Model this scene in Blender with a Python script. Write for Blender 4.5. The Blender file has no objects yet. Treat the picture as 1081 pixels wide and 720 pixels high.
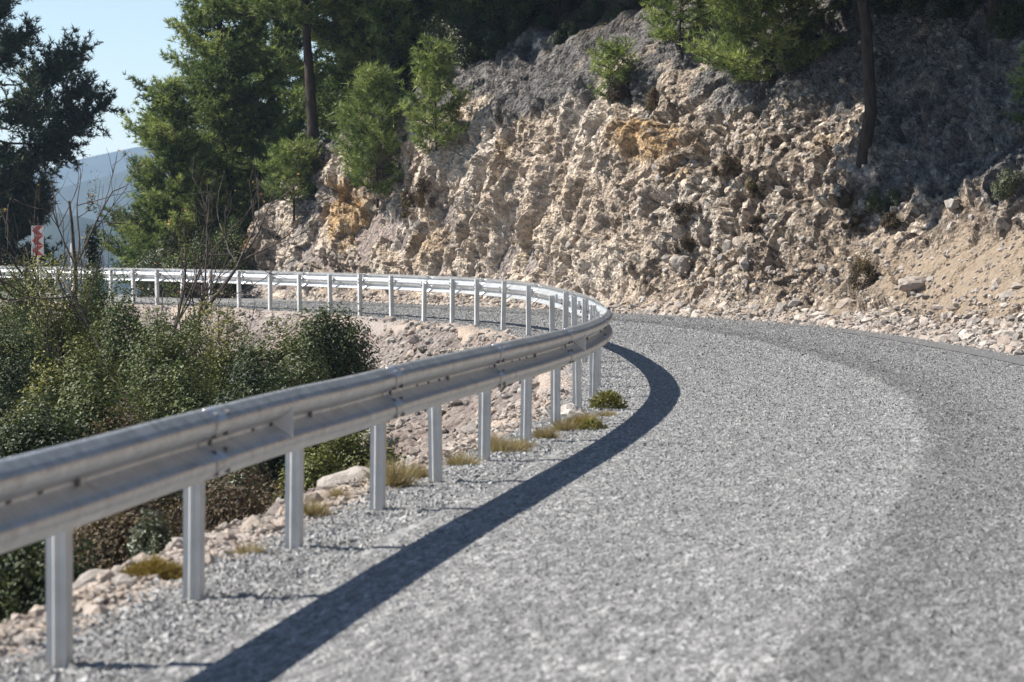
import bpy, math, random
import numpy as np
from mathutils import Vector, Matrix

C = bpy.context.scene.collection
RNG = np.random.default_rng(7)
random.seed(7)
F, CX, HY, CH = 2900.0, 540.5, 255.0, 1.53     # lens in photo pixels, picture centre, horizon row, eye height


def at(x, y, d):
    return np.array([(x - CX) / F * d, d, CH - (y - HY) / F * d])


def proj(P):
    P = np.asarray(P)
    return CX + F * P[..., 0] / P[..., 1], HY + F * (CH - P[..., 2]) / P[..., 1]


# ------------------------------------------------------------------ noise
def _h(ix, iy, iz, seed):
    n = (ix.astype(np.int64) * 73856093) ^ (iy.astype(np.int64) * 19349663) ^ (iz.astype(np.int64) * 83492791) ^ (seed * 2654435761)
    n = n & 0xFFFFFFFF
    n = ((n ^ (n >> 15)) * 2246822519) & 0xFFFFFFFF
    n = ((n ^ (n >> 13)) * 3266489917) & 0xFFFFFFFF
    n = n ^ (n >> 16)
    return n.astype(np.float64) / 4294967295.0


def vnoise(P, seed=0):
    P = np.asarray(P, float)
    i = np.floor(P).astype(np.int64)
    f = P - i
    f = f * f * f * (f * (f * 6 - 15) + 10)
    out = 0
    for dx in (0, 1):
        wx = f[:, 0] if dx else 1 - f[:, 0]
        for dy in (0, 1):
            wy = f[:, 1] if dy else 1 - f[:, 1]
            for dz in (0, 1):
                wz = f[:, 2] if dz else 1 - f[:, 2]
                out = out + wx * wy * wz * _h(i[:, 0] + dx, i[:, 1] + dy, i[:, 2] + dz, seed)
    return out * 2 - 1


def fbm(P, seed=0, o=4, gain=.5):
    a, s, out = 1.0, 1.0, 0
    for k in range(o):
        out = out + a * vnoise(np.asarray(P) * s, seed + k * 17)
        a *= gain
        s *= 2.03
    return out


def worley(P, seed=0):
    P = np.asarray(P, float)
    i = np.floor(P).astype(np.int64)
    f1 = np.full(len(P), 9.0)
    f2 = np.full(len(P), 9.0)
    cid = np.zeros(len(P))
    for dx in (-1, 0, 1):
        for dy in (-1, 0, 1):
            for dz in (-1, 0, 1):
                jx, jy, jz = i[:, 0] + dx, i[:, 1] + dy, i[:, 2] + dz
                a = _h(jx, jy, jz, seed)
                b = _h(jx, jy, jz, seed + 1)
                c = _h(jx, jy, jz, seed + 2)
                D = np.sqrt((jx + a - P[:, 0]) ** 2 + (jy + b - P[:, 1]) ** 2 + (jz + c - P[:, 2]) ** 2)
                m = D < f1
                f2 = np.where(m, f1, np.minimum(f2, D))
                cid = np.where(m, a, cid)
                f1 = np.where(m, D, f1)
    return f1, f2, cid


def facets(P, seed):
    """angular blocks: each cell is a tilted plane of its own"""
    P = np.asarray(P, float)
    i = np.floor(P).astype(np.int64)
    f1 = np.full(len(P), 9.0)
    f2 = np.full(len(P), 9.0)
    out = np.zeros(len(P))
    for dx in (-1, 0, 1):
        for dy in (-1, 0, 1):
            for dz in (-1, 0, 1):
                jx, jy, jz = i[:, 0] + dx, i[:, 1] + dy, i[:, 2] + dz
                a, b, c = (_h(jx, jy, jz, seed + q) for q in range(3))
                rx, ry, rz = P[:, 0] - jx - a, P[:, 1] - jy - b, P[:, 2] - jz - c
                D = np.sqrt(rx * rx + ry * ry + rz * rz)
                m = D < f1
                f2 = np.where(m, f1, np.minimum(f2, D))
                g = [(_h(jx, jy, jz, seed + 7 + q) - .5) * 2 for q in range(4)]
                out = np.where(m, g[0] * rx + g[1] * ry + g[2] * rz + .45 * g[3], out)
                f1 = np.where(m, D, f1)
    return out, f1, f2


def sm(a, b, x):
    t = np.clip((np.asarray(x, float) - a) / (b - a), 0, 1)
    return t * t * (3 - 2 * t)


# ------------------------------------------------------------------ meshes and objects
def mesh_np(name, V, faces, attrs=None, smooth=False, uv=None):
    """faces: list of (M,k) index arrays"""
    me = bpy.data.meshes.new(name)
    V = np.asarray(V, np.float32)
    if isinstance(faces, np.ndarray):
        faces = [faces]
    me.vertices.add(len(V))
    me.vertices.foreach_set('co', V.ravel())
    tot = np.concatenate([np.full(len(f), f.shape[1], np.int32) for f in faces])
    idx = np.concatenate([f.ravel() for f in faces]).astype(np.int32)
    st = np.concatenate([[0], np.cumsum(tot)[:-1]]).astype(np.int32)
    me.loops.add(len(idx))
    me.loops.foreach_set('vertex_index', idx)
    me.polygons.add(len(tot))
    me.polygons.foreach_set('loop_start', st)
    me.polygons.foreach_set('loop_total', tot)
    me.polygons.foreach_set('use_smooth', np.full(len(tot), smooth, bool))
    for k, a in (attrs or {}).items():
        at_ = me.attributes.new(k, 'FLOAT', 'POINT')
        at_.data.foreach_set('value', np.asarray(a, np.float32))
    me.update(calc_edges=True)
    me.validate()
    return me


def obj(name, me, mat=None, parent=None):
    o = bpy.data.objects.new(name, me)
    C.objects.link(o)
    if mat is not None:
        for m in (mat if isinstance(mat, (list, tuple)) else [mat]):
            o.data.materials.append(m)
    if parent is not None:
        o.parent = parent
    return o


def tag(o, label=None, cat=None, group=None, kind=None):
    if label: o['label'] = label
    if cat: o['category'] = cat
    if group: o['group'] = group
    if kind: o['kind'] = kind
    return o


def thing(name, label, cat, loc, group=None):
    o = bpy.data.objects.new(name, None)
    C.objects.link(o)
    o.location = loc
    o.empty_display_size = .3
    return tag(o, label, cat, group)


def grid_faces(n, m):
    a = np.arange(n * m).reshape(n, m)
    return np.stack([a[:-1, :-1], a[1:, :-1], a[1:, 1:], a[:-1, 1:]], -1).reshape(-1, 4)


class MB:
    """collects pieces into one mesh"""
    def __init__(self):
        self.V, self.F, self.n = [], {}, 0

    def add(self, V, F):
        V = np.asarray(V, float)
        self.V.append(V)
        for f in ([F] if isinstance(F, np.ndarray) else F):
            f = np.asarray(f)
            self.F.setdefault(f.shape[1], []).append(f + self.n)
        self.n += len(V)

    def box(self, c, ax, ay, az, sx, sy, sz):
        c, ax, ay, az = map(np.asarray, (c, ax, ay, az))
        v = [c + ax * sx * i / 2 + ay * sy * j / 2 + az * sz * k / 2 for i in (-1, 1) for j in (-1, 1) for k in (-1, 1)]
        self.add(v, np.array([[0, 1, 3, 2], [4, 6, 7, 5], [0, 4, 5, 1], [2, 3, 7, 6], [0, 2, 6, 4], [1, 5, 7, 3]]))

    def tube(self, pts, rad, n=6):
        pts = np.asarray(pts, float)
        rad = np.broadcast_to(rad, len(pts))
        T = np.gradient(pts, axis=0)
        T /= np.linalg.norm(T, axis=1)[:, None] + 1e-9
        ref = np.array([0, 0, 1.0]) if abs(T[0][2]) < .9 else np.array([1.0, 0, 0])
        A = np.cross(T, ref)
        A /= np.linalg.norm(A, axis=1)[:, None] + 1e-9
        B = np.cross(T, A)
        th = np.arange(n) / n * 2 * math.pi
        V = (pts[:, None] + rad[:, None, None] * (np.cos(th)[None, :, None] * A[:, None] + np.sin(th)[None, :, None] * B[:, None])).reshape(-1, 3)
        k = len(pts)
        i = np.arange(k - 1)[:, None] * n
        j = np.arange(n)[None]
        jn = (j + 1) % n
        f = np.stack([i + j, i + jn, i + n + jn, i + n + j], -1).reshape(-1, 4)
        self.add(V, f)
        self.F.setdefault(n, []).append((np.arange(n)[::-1][None]) + self.n - len(V))
        self.F.setdefault(n, []).append((np.arange(n)[None] + (k - 1) * n) + self.n - len(V))

    def cyl(self, a, b, r, n=10):
        self.tube([a, b], r, n)

    def build(self, name, mat, parent=None, smooth=False, attrs=None):
        me = mesh_np(name, np.concatenate(self.V), [np.concatenate(v) for v in self.F.values()], attrs, smooth)
        return obj(name, me, mat, parent)


# ------------------------------------------------------------------ materials
class NT:
    def __init__(self, name):
        self.m = bpy.data.materials.new(name)
        self.m.use_nodes = True
        self.t = self.m.node_tree
        self.b = self.t.nodes['Principled BSDF']
        self.out = self.t.nodes['Material Output']

    def n(self, typ, ins=None, **kw):
        nd = self.t.nodes.new(typ)
        for k, v in kw.items():
            setattr(nd, k, v)
        for k, v in (ins or {}).items():
            self.set(nd.inputs[k], v)
        return nd

    def set(self, sock, v):
        if hasattr(v, 'is_output') or isinstance(v, bpy.types.NodeSocket):
            self.t.links.new(v, sock)
        else:
            if isinstance(v, (tuple, list)) and sock.type == 'RGBA' and len(v) == 3:
                v = (*v, 1)
            sock.default_value = v

    def pos(self):
        return self.n('ShaderNodeNewGeometry').outputs['Position']

    def noise(self, scale, detail=4, rough=.55, vec=None, dim='3D'):
        return self.n('ShaderNodeTexNoise', {'Vector': vec if vec is not None else self.pos(), 'Scale': scale, 'Detail': detail, 'Roughness': rough}).outputs['Fac']

    def voro(self, scale, vec=None, feature='F1', out='Distance', rand=1.0):
        return self.n('ShaderNodeTexVoronoi', {'Vector': vec if vec is not None else self.pos(), 'Scale': scale, 'Randomness': rand}, feature=feature).outputs[out]

    def ramp(self, fac, stops):
        nd = self.n('ShaderNodeValToRGB', {'Fac': fac})
        e = nd.color_ramp.elements
        while len(e) < len(stops):
            e.new(.5)
        for el, (p, c) in zip(e, stops):
            el.position = p
            el.color = (c, c, c, 1) if isinstance(c, (int, float)) else (*c, 1)
        return nd.outputs['Color']

    def mix(self, fac, a, b, mode='MIX'):
        nd = self.n('ShaderNodeMix', data_type='RGBA', blend_type=mode, clamp_factor=True)
        self.set(nd.inputs[0], fac)
        self.set(nd.inputs[6], a)
        self.set(nd.inputs[7], b)
        return nd.outputs[2]

    def math(self, op, a, b=0.0, c=0.0):
        nd = self.n('ShaderNodeMath', operation=op)
        self.set(nd.inputs[0], a)
        self.set(nd.inputs[1], b)
        if op == 'MULTIPLY_ADD': self.set(nd.inputs[2], c)
        return nd.outputs[0]

    def attr(self, name):
        return self.n('ShaderNodeAttribute', attribute_name=name).outputs['Fac']

    def bump(self, h, strength=.5, dist=.02):
        nd = self.n('ShaderNodeBump', {'Height': h, 'Strength': strength, 'Distance': dist})
        self.set(self.b.inputs['Normal'], nd.outputs[0])

    def done(self, col=None, rough=.8, metal=0., spec=None):
        if col is not None: self.set(self.b.inputs['Base Color'], col)
        self.set(self.b.inputs['Roughness'], rough)
        self.set(self.b.inputs['Metallic'], metal)
        if spec is not None: self.set(self.b.inputs['Specular IOR Level'], spec)
        return self.m


def leaf_mat(name, dark, mid, light, trans=.3, rough=.5, spec=.35):
    k = NT(name)
    col = k.ramp(k.attr('tint'), [(0, dark), (.5, mid), (1, light)])
    k.done(col, rough, 0, spec)
    tr = k.n('ShaderNodeBsdfTranslucent', {'Color': k.mix(.5, col, (.9, 1, .4), 'MULTIPLY')})
    mx = k.n('ShaderNodeMixShader', {0: trans, 1: k.b.outputs[0], 2: tr.outputs[0]})
    k.t.links.new(mx.outputs[0], k.out.inputs['Surface'])
    return k.m


M = {}


def make_materials():
    # chip seal road
    k = NT('chip_seal')
    off = k.attr('offset')
    cv = k.n('ShaderNodeCombineXYZ', {0: k.math('MULTIPLY', k.attr('along'), .24), 1: off}).outputs[0]
    cell = k.voro(52, cv, out='Color')
    cell2 = k.voro(23, cv, out='Color')
    g = k.math('MULTIPLY_ADD', k.n('ShaderNodeSeparateColor', {0: cell}).outputs[0], .62, k.math('MULTIPLY', k.n('ShaderNodeSeparateColor', {0: cell2}).outputs[1], .38))
    col = k.ramp(g, [(.08, (.075, .075, .074)), (.42, (.165, .162, .157)), (.70, (.25, .246, .238)), (.97, (.42, .412, .395))])
    wob = k.math('MULTIPLY_ADD', k.noise(.3, 3), .3, -.15)
    o2 = k.math('ADD', off, wob)
    # worn wheel bands, paler inner lane and a darker strip past the middle joint
    band = k.ramp(k.math('DIVIDE', o2, 7.0), [(0, 1.02), (.09, 1.02), (.15, 1.06), (.22, 1.02), (.30, 1.02), (.36, 1.05), (.405, 1.08), (.424, 1.12), (.440, .74), (.475, .72), (.52, .82), (.58, .93), (.70, .90), (.80, .93), (1, .97)])
    col = k.mix(1, col, band, 'MULTIPLY')
    blot = k.ramp(k.noise(.8, 5, .6), [(.3, .93), (.7, 1.06)])
    col = k.mix(1, col, blot, 'MULTIPLY')
    k.bump(k.math('SUBTRACT', 1, k.voro(58)), .7, .012)
    M['road'] = k.done(col, .75, 0, .35)
    k = NT('stone_chip')
    col = k.ramp(k.attr('tint'), [(0, (.11, .109, .107)), (.2, (.175, .173, .168)), (.8, (.245, .242, .235)), (1, (.38, .374, .36))])
    k.done(k.mix(1, col, k.ramp(k.math('DIVIDE', k.math('ADD', k.attr('offset'), k.math('MULTIPLY_ADD', k.noise(.3, 3), .3, -.15)), 7.0), [(0, 1.02), (.09, 1.02), (.15, 1.06), (.22, 1.02), (.30, 1.02), (.36, 1.05), (.405, 1.08), (.424, 1.12), (.440, .74), (.475, .72), (.52, .82), (.58, .93), (.70, .90), (.80, .93), (1, .97)]), 'MULTIPLY'), .8, 0, .3)
    M['chip'] = k.m
    # tar patch
    k = NT('tar_patch')
    col = k.ramp(k.noise(45, 3), [(.3, (.06, .06, .062)), (.7, (.17, .165, .16))])
    M['tar'] = k.done(col, .8)
    # loose grey gravel
    k = NT('loose_gravel')
    cell = k.n('ShaderNodeSeparateColor', {0: k.voro(38, out='Color')}).outputs[0]
    cell2 = k.n('ShaderNodeSeparateColor', {0: k.voro(85, out='Color')}).outputs[0]
    g = k.math('MULTIPLY_ADD', cell, .6, k.math('MULTIPLY', cell2, .4))
    col = k.ramp(g, [(.1, (.07, .068, .065)), (.5, (.17, .165, .155)), (.9, (.36, .35, .33))])
    soil = k.ramp(k.noise(16, 7, .7), [(.3, (.23, .17, .125)), (.5, (.35, .28, .22)), (.7, (.47, .40, .34))])
    soil = k.mix(k.ramp(k.noise(.5, 2), [(.4, 0.), (.6, .6)]), soil, (.27, .245, .235))
    e = k.ramp(k.math('ADD', k.attr('edge'), k.math('MULTIPLY_ADD', k.noise(3.0, 5), .9, -.45)), [(.35, 0.), (.75, 1.)])
    col = k.mix(e, col, soil)
    k.bump(k.math('SUBTRACT', 1, k.voro(38)), .9, .02)
    M['gravel'] = k.done(col, .9, 0, .2)
    # earth
    k = NT('earth')
    col = k.ramp(k.noise(1.3, 8, .65), [(.25, (.10, .082, .072)), (.5, (.20, .168, .150)), (.75, (.32, .285, .26))])
    col = k.mix(k.ramp(k.noise(.35, 4), [(.45, 0.), (.65, .6)]), col, (.26, .20, .165))
    st = k.ramp(k.n('ShaderNodeSeparateColor', {0: k.voro(14, out='Color')}).outputs[0], [(0, .6), (1, 1.35)])
    col = k.mix(1, col, st, 'MULTIPLY')
    far = k.ramp(k.math('MULTIPLY', k.n('ShaderNodeCameraData').outputs['View Distance'], .001), [(.12, 0.), (.25, 1.)]) if False else k.attr('wood')
    wood = k.ramp(k.noise(.02, 8, .7), [(.35, (.025, .04, .02)), (.65, (.07, .085, .045))])
    col = k.mix(far, col, wood)
    k.bump(k.math('SUBTRACT', k.noise(9, 8, .7), k.voro(11)), .8, .08)
    M['earth'] = k.done(col, .95, 0, .15)
    # cliff rock
    k = NT('cliff_rock')
    p = k.pos()
    big = k.noise(.42, 6, .6)
    col = k.ramp(big, [(.28, (.33, .26, .195)), (.45, (.455, .37, .285)), (.58, (.55, .465, .375)), (.75, (.50, .45, .39))])
    nz = k.math('MULTIPLY_ADD', k.noise(2.4, 6, .7), 1.1, -.55)
    soil = k.ramp(k.noise(5, 7, .7), [(.3, (.13, .098, .072)), (.55, (.225, .178, .135)), (.75, (.34, .285, .225))])
    och = k.ramp(k.noise(.55, 5, .6, k.n('ShaderNodeVectorMath', {0: p, 1: (31., 7., 3.)}, operation='ADD').outputs[0]), [(.56, 0.), (.68, .75)])
    col = k.mix(och, col, (.40, .30, .20))
    col = k.mix(k.ramp(k.math('ADD', k.attr('ochre'), nz), [(.38, 0.), (.70, .85)]), col, (.44, .285, .135))
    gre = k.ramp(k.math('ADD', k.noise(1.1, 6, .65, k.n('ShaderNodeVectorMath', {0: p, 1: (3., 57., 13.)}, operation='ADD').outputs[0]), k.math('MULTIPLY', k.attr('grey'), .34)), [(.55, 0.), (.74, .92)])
    col = k.mix(gre, col, k.ramp(k.noise(4, 6, .7), [(.3, (.055, .054, .056)), (.7, (.14, .135, .13))]))  # dark weathered rock, coloured darker still to deepen the upper right shade
    stv = k.n('ShaderNodeMapping', {'Vector': p, 'Scale': (2.4, 2.4, .32)}).outputs[0]
    stk = k.noise(1.0, 6, .65, stv)
    col = k.mix(1, col, k.ramp(stk, [(.32, .74), (.5, 1.0), (.68, 1.16)]), 'MULTIPLY')
    pale = k.ramp(k.noise(2.6, 6, .7), [(.55, 0.), (.75, .6)])
    col = k.mix(pale, col, (.52, .47, .41))
    col = k.mix(k.ramp(k.math('ADD', k.attr('brown'), nz), [(.35, 0.), (.6, .85)]), col, soil)
    st = k.ramp(k.n('ShaderNodeSeparateColor', {0: k.voro(9, out='Color')}).outputs[0], [(0, .62), (1, 1.3)])
    st2 = k.ramp(k.n('ShaderNodeSeparateColor', {0: k.voro(24, out='Color')}).outputs[0], [(0, .7), (1, 1.25)])
    rockc = k.mix(1, k.mix(1, col, st, 'MULTIPLY'), st2, 'MULTIPLY')
    sand = k.ramp(k.noise(7, 6, .7), [(.3, (.22, .165, .12)), (.7, (.38, .305, .225))])
    col = k.mix(k.ramp(k.math('ADD', k.attr('sand'), k.math('MULTIPLY_ADD', k.noise(2.2, 5, .7), .8, -.4)), [(.4, 0.), (.6, 1.)]), rockc, sand)
    lit = k.ramp(k.noise(3.5, 7, .7), [(.3, (.045, .032, .022)), (.55, (.09, .07, .045)), (.75, (.15, .12, .08))])
    col = k.mix(k.attr('litter'), col, lit)
    h = k.math('ADD', k.math('MULTIPLY', k.noise(14, 8, .75), 1.0), k.math('MULTIPLY', k.voro(16), -.8))
    k.bump(h, .9, .07)
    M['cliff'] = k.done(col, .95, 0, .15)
    # loose stones
    k = NT('stone')
    t = k.attr('tint')
    col = k.ramp(t, [(0, (.24, .215, .19)), (.3, (.38, .34, .30)), (.55, (.35, .28, .225)), (.8, (.52, .46, .40)), (1, (.60, .55, .50))])
    col = k.mix(1, col, k.ramp(k.noise(12, 6, .7), [(.3, .7), (.7, 1.15)]), 'MULTIPLY')
    k.bump(k.noise(22, 6, .7), .7, .03)
    M['stone'] = k.done(col, .92, 0, .15)
    # steel
    k = NT('galvanised_steel')
    col = k.ramp(k.noise(7, 5, .6), [(.3, (.52, .52, .51)), (.7, (.64, .64, .63))])
    streak = k.ramp(k.noise(2.3, 6, .7), [(.55, 0.), (.8, .35)])
    col = k.mix(streak, col, (.42, .38, .33))
    sp_c = k.ramp(k.n('ShaderNodeSeparateColor', {0: k.voro(75, out='Color')}).outputs[0], [(0, .88), (1, 1.1)])
    col = k.mix(1, col, sp_c, 'MULTIPLY')
    grime = k.ramp(k.noise(5, 8, .75), [(.52, 0.), (.72, .5)])
    col = k.mix(grime, col, (.30, .26, .215))
    r = k.ramp(k.noise(11, 4), [(.3, .34), (.7, .48)])
    M['steel'] = k.done(col, r, .82)
    k = NT('post_steel')
    col = k.ramp(k.noise(6, 5, .6), [(.3, (.47, .46, .435)), (.7, (.63, .62, .59))])
    dirt = k.ramp(k.noise(3.1, 6, .7), [(.5, 0.), (.8, .45)])
    col = k.mix(dirt, col, (.40, .35, .28))
    M['post'] = k.done(col, .5, .15)
    k = NT('dark_bolt')
    M['bolt'] = k.done((.055, .055, .06), .6, .3)
    k = NT('bolt_steel')
    M['boltgrey'] = k.done((.20, .20, .20), .55, .5)
    k = NT('reflector_plate')
    M['refl'] = k.done(k.ramp(k.noise(12, 3), [(.3, (.72, .71, .69)), (.7, (.82, .81, .78))]), .35, .1)
    # bark
    k = NT('pine_bark')
    v = k.n('ShaderNodeMapping', {'Vector': k.pos(), 'Scale': (9., 9., 2.2)}).outputs[0]
    col = k.ramp(k.noise(1.4, 6, .65, v), [(.3, (.028, .022, .018)), (.7, (.085, .066, .053))])
    k.bump(k.noise(1.6, 6, .7, v), .8, .04)
    M['bark'] = k.done(col, .95, 0, .1)
    k = NT('grey_bark')
    M['twig'] = k.done(k.ramp(k.noise(9, 4), [(.3, (.05, .04, .034)), (.7, (.115, .095, .08))]), .9, 0, .15)
    # foliage
    M['needle_dark'] = leaf_mat('needles_dark', (.016, .028, .012), (.036, .054, .02), (.07, .09, .03), .18, .55, .25)  # darker copy of the needles, with the shade of shaded pines in its colour
    M['needle'] = leaf_mat('needles', (.055, .082, .03), (.16, .205, .072), (.31, .34, .12), .42, .55, .2)
    M['needle_young'] = leaf_mat('needles_young', (.085, .12, .035), (.18, .235, .07), (.32, .36, .12), .32, .5, .3)
    M['oak'] = leaf_mat('oak_leaves', (.034, .048, .016), (.085, .108, .034), (.18, .19, .065), .2, .5, .2)
    M['oak_yellow'] = leaf_mat('oak_leaves_yellow', (.05, .055, .014), (.135, .145, .035), (.25, .235, .07), .2, .5, .2)
    M['oak_dark'] = leaf_mat('oak_leaves_dark', (.018, .028, .012), (.045, .062, .024), (.11, .125, .05), .2, .5, .2)
    M['oak_pale'] = leaf_mat('oak_leaves_pale', (.05, .06, .03), (.10, .115, .055), (.17, .18, .09), .2, .42, .45)
    M['brown'] = leaf_mat('brown_leaves', (.05, .036, .026), (.105, .075, .048), (.20, .155, .075), .2, .7, .2)
    M['dry'] = leaf_mat('dry_grass', (.16, .12, .06), (.30, .235, .13), (.46, .39, .23), .25, .8, .1)
    M['moss'] = leaf_mat('yellow_cushion', (.12, .08, .025), (.24, .17, .05), (.36, .28, .09), .2, .8, .1)
    M['spurge'] = leaf_mat('spurge_leaves', (.08, .08, .03), (.19, .18, .055), (.34, .29, .11), .25, .6, .2)
    M['autumn'] = leaf_mat('autumn_leaves', (.22, .10, .04), (.42, .22, .08), (.55, .36, .14), .4, .7, .2)
    # signs
    for nm, c in (('sign_red', (.55, .06, .035)), ('sign_white', (.80, .79, .76)), ('sign_back', (.32, .34, .36))):
        k = NT(nm)
        M[nm] = k.done(k.mix(k.ramp(k.noise(8, 5), [(.4, 0.), (.8, .25)]), c, (.35, .31, .27)), .5)
    # far hills
    k = NT('forested_hill')
    col = k.ramp(k.noise(.03, 10, .8), [(.35, (.016, .026, .016)), (.6, (.035, .045, .028)), (.8, (.11, .10, .08))])
    M['hill'] = k.done(col, .95, 0, .05)


make_materials()

# ------------------------------------------------------------------ the bend in plan: foot of the guardrail posts
GP = np.array([(-6.2, -20), (-4.4, -8), (-3.05, 0), (-2.35, 4.5), (-1.92, 7.7), (-1.637, 9.8), (-1.372, 11.75), (-1.08, 13.7), (-.785, 15.5),
               (-.485, 17.3), (-.19, 19.1), (.10, 20.9), (.38, 22.9), (.63, 25), (.83, 27.3), (.95, 30), (.95, 33), (.85, 37), (.6, 41), (.33, 44.3),
               (-.1, 47.1), (-.6, 49.5), (-1.2, 51.5), (-1.9, 53.3), (-2.65, 55.1), (-3.5, 57), (-4.4, 58.9), (-5.4, 60.9), (-7.5, 64.5),
               (-10, 68), (-14, 73), (-19, 78), (-28, 84), (-42, 90), (-70, 95)], float)


def catmull(P, step=.1):
    out = []
    Q = np.vstack([2 * P[0] - P[1], P, 2 * P[-1] - P[-2]])
    for i in range(1, len(Q) - 2):
        n = max(2, int(np.linalg.norm(Q[i + 1] - Q[i]) / .05))
        t = np.linspace(0, 1, n, endpoint=False)[:, None]
        a, b, c, d = Q[i - 1], Q[i], Q[i + 1], Q[i + 2]
        out.append(.5 * ((2 * b) + (-a + c) * t + (2 * a - 5 * b + 4 * c - d) * t ** 2 + (-a + 3 * b - 3 * c + d) * t ** 3))
    R = np.vstack(out + [P[-1:]])
    L = np.concatenate([[0], np.cumsum(np.linalg.norm(np.diff(R, axis=0), axis=1))])
    s = np.arange(0, L[-1], step)
    R = np.stack([np.interp(s, L, R[:, 0]), np.interp(s, L, R[:, 1])], 1)
    kern = np.hanning(41)
    kern /= kern.sum()
    pad = 20
    for _ in range(2):
        E = np.vstack([R[0] + (R[0] - R[1]) * np.arange(pad, 0, -1)[:, None], R, R[-1] + (R[-1] - R[-2]) * np.arange(1, pad + 1)[:, None]])
        R = np.stack([np.convolve(E[:, k], kern, 'valid') for k in (0, 1)], 1)
    return R


G = catmull(GP)
SS = .1
NG = len(G)
T2 = np.gradient(G, axis=0)
T2 /= np.linalg.norm(T2, axis=1)[:, None]
NR = np.stack([T2[:, 1], -T2[:, 0]], 1)          # towards the road and the cliff
SA = np.arange(NG) * SS
gx = CX + F * G[:, 0] / np.maximum(G[:, 1], .1)


def curve(s, off=0.0):
    s = np.asarray(s, float)
    p = np.stack([np.interp(s, SA, G[:, 0]), np.interp(s, SA, G[:, 1])], -1)
    n = np.stack([np.interp(s, SA, NR[:, 0]), np.interp(s, SA, NR[:, 1])], -1)
    n /= np.linalg.norm(n, axis=-1)[..., None]
    return p + n * np.asarray(off)[..., None] if np.ndim(off) else p + n * off, n


i_apex = int(np.argmax(np.where(G[:, 1] > 5, gx, -1e9)))
S_APEX = SA[i_apex]
WID = np.interp(SA, [0, SA[int(np.argmin(abs(G[:, 1] - 50)))], SA[int(np.argmin(abs(G[:, 1] - 64)))], SA[-1]], [6.3, 6.2, 5.4, 5.4])


def s_at_x(x, far):
    m = (SA > S_APEX) if far else (SA < S_APEX) & (G[:, 1] > 3)
    i = np.where(m)[0]
    j = i[np.argmin(abs(gx[i] - x))]
    return SA[j]


OUT = G + NR * WID[:, None]
ox = CX + F * OUT[:, 0] / np.maximum(OUT[:, 1], .1)


def s_out(x):                                    # arc length at which the outer road edge shows at column x
    m = np.where(OUT[:, 1] > 24)[0]
    return SA[m[np.argmin(abs(ox[m] - x))]]


# ------------------------------------------------------------------ the rock cutting: profile sections along the outer edge
SEC = [
    (s_out(1081) - 34, [(0, 0), (1, .3), (3.5, 1.6), (5, 3.2), (6.2, 5), (8, 6.6), (12, 9), (20, 13)]),
    (s_out(1081) - 6, [(0, 0), (1, .3), (4.0, 2.1), (5, 3.2), (6, 5), (8, 6.5), (12, 9), (20, 13)]),
    (s_out(1081), [(0, 0), (1, .3), (3.9, 2.1), (4.7, 3.2), (5.6, 4.8), (7.5, 6.3), (12, 9), (20, 13)]),
    (s_out(960), [(0, 0), (1, .25), (3.0, 1.5), (4.3, 3.0), (5.2, 4.6), (7, 6.2), (11, 9), (20, 13.5)]),
    (s_out(860), [(0, 0), (.9, .25), (2.2, 1.5), (3.6, 3.2), (4.8, 4.8), (6.5, 6.2), (10.5, 9), (20, 13.5)]),
    (s_out(740), [(0, 0), (.7, .25), (1.6, 1.6), (2.7, 3.4), (3.8, 5.0), (5.6, 6.6), (9.5, 10), (20, 17)]),
    (s_out(640), [(0, 0), (.6, .3), (1.2, 1.8), (2.0, 3.7), (2.9, 5.1), (4.8, 7.0), (9, 11.4), (20, 19)]),
    (s_out(540), [(0, 0), (.5, .35), (.9, 2.0), (1.5, 3.9), (2.2, 5.3), (4.4, 6.8), (9, 10.5), (20, 17)]),
    (s_out(450), [(0, 0), (.4, .3), (.8, 1.9), (1.3, 3.7), (2.0, 5.0), (4.0, 6.2), (9, 9.5), (20, 16)]),
    (s_out(362), [(0, 0), (.4, .3), (.8, 1.8), (1.3, 3.6), (2.0, 5.1), (4.0, 6.2), (9, 9), (20, 15)]),
    (s_out(298), [(0, 0), (.4, .3), (.8, 1.7), (1.3, 3.4), (2.0, 4.7), (4.0, 5.4), (9, 7.2), (20, 12)]),
    (s_out(250), [(0, 0), (.4, .3), (.8, 1.5), (1.2, 2.6), (1.9, 3.6), (3.5, 4.2), (8, 5), (20, 6.5)]),
    (s_out(226), [(0, 0), (.3, .3), (.6, 1.2), (1.0, 2.0), (1.6, 2.6), (3.0, 2.8), (8, 2.6), (20, 1)]),
    (s_out(208), [(0, 0), (.5, .0), (1, -.1), (1.5, -.1), (2.2, -.2), (4, -.3), (8, -.6), (20, -3)]),
    (s_out(180), [(0, 0), (.5, -.05), (1, -.1), (1.5, -.1), (2.2, -.2), (4, -.3), (8, -.8), (20, -4)]),
]
SEC_S = np.array([a for a, _ in SEC])
SEC_O = np.array([[p[0] for p in b] for _, b in SEC])
SEC_Z = np.array([[p[1] for p in b] for _, b in SEC])


def section(s):
    o = np.stack([np.interp(s, SEC_S, SEC_O[:, k]) for k in range(8)], -1)
    z = np.stack([np.interp(s, SEC_S, SEC_Z[:, k]) for k in range(8)], -1)
    return o, z


def prof_z(s, o):
    so, sz = section(s)
    out = np.zeros(len(s))
    for k in range(7):
        m = (o >= so[:, k]) & (o < so[:, k + 1])
        t = (o - so[:, k]) / (so[:, k + 1] - so[:, k])
        out = np.where(m, sz[:, k] + t * (sz[:, k + 1] - sz[:, k]), out)
    out = np.where(o >= so[:, 7], sz[:, 7] + np.clip(o - so[:, 7], 0, 60) * .22, out)
    return out


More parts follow.
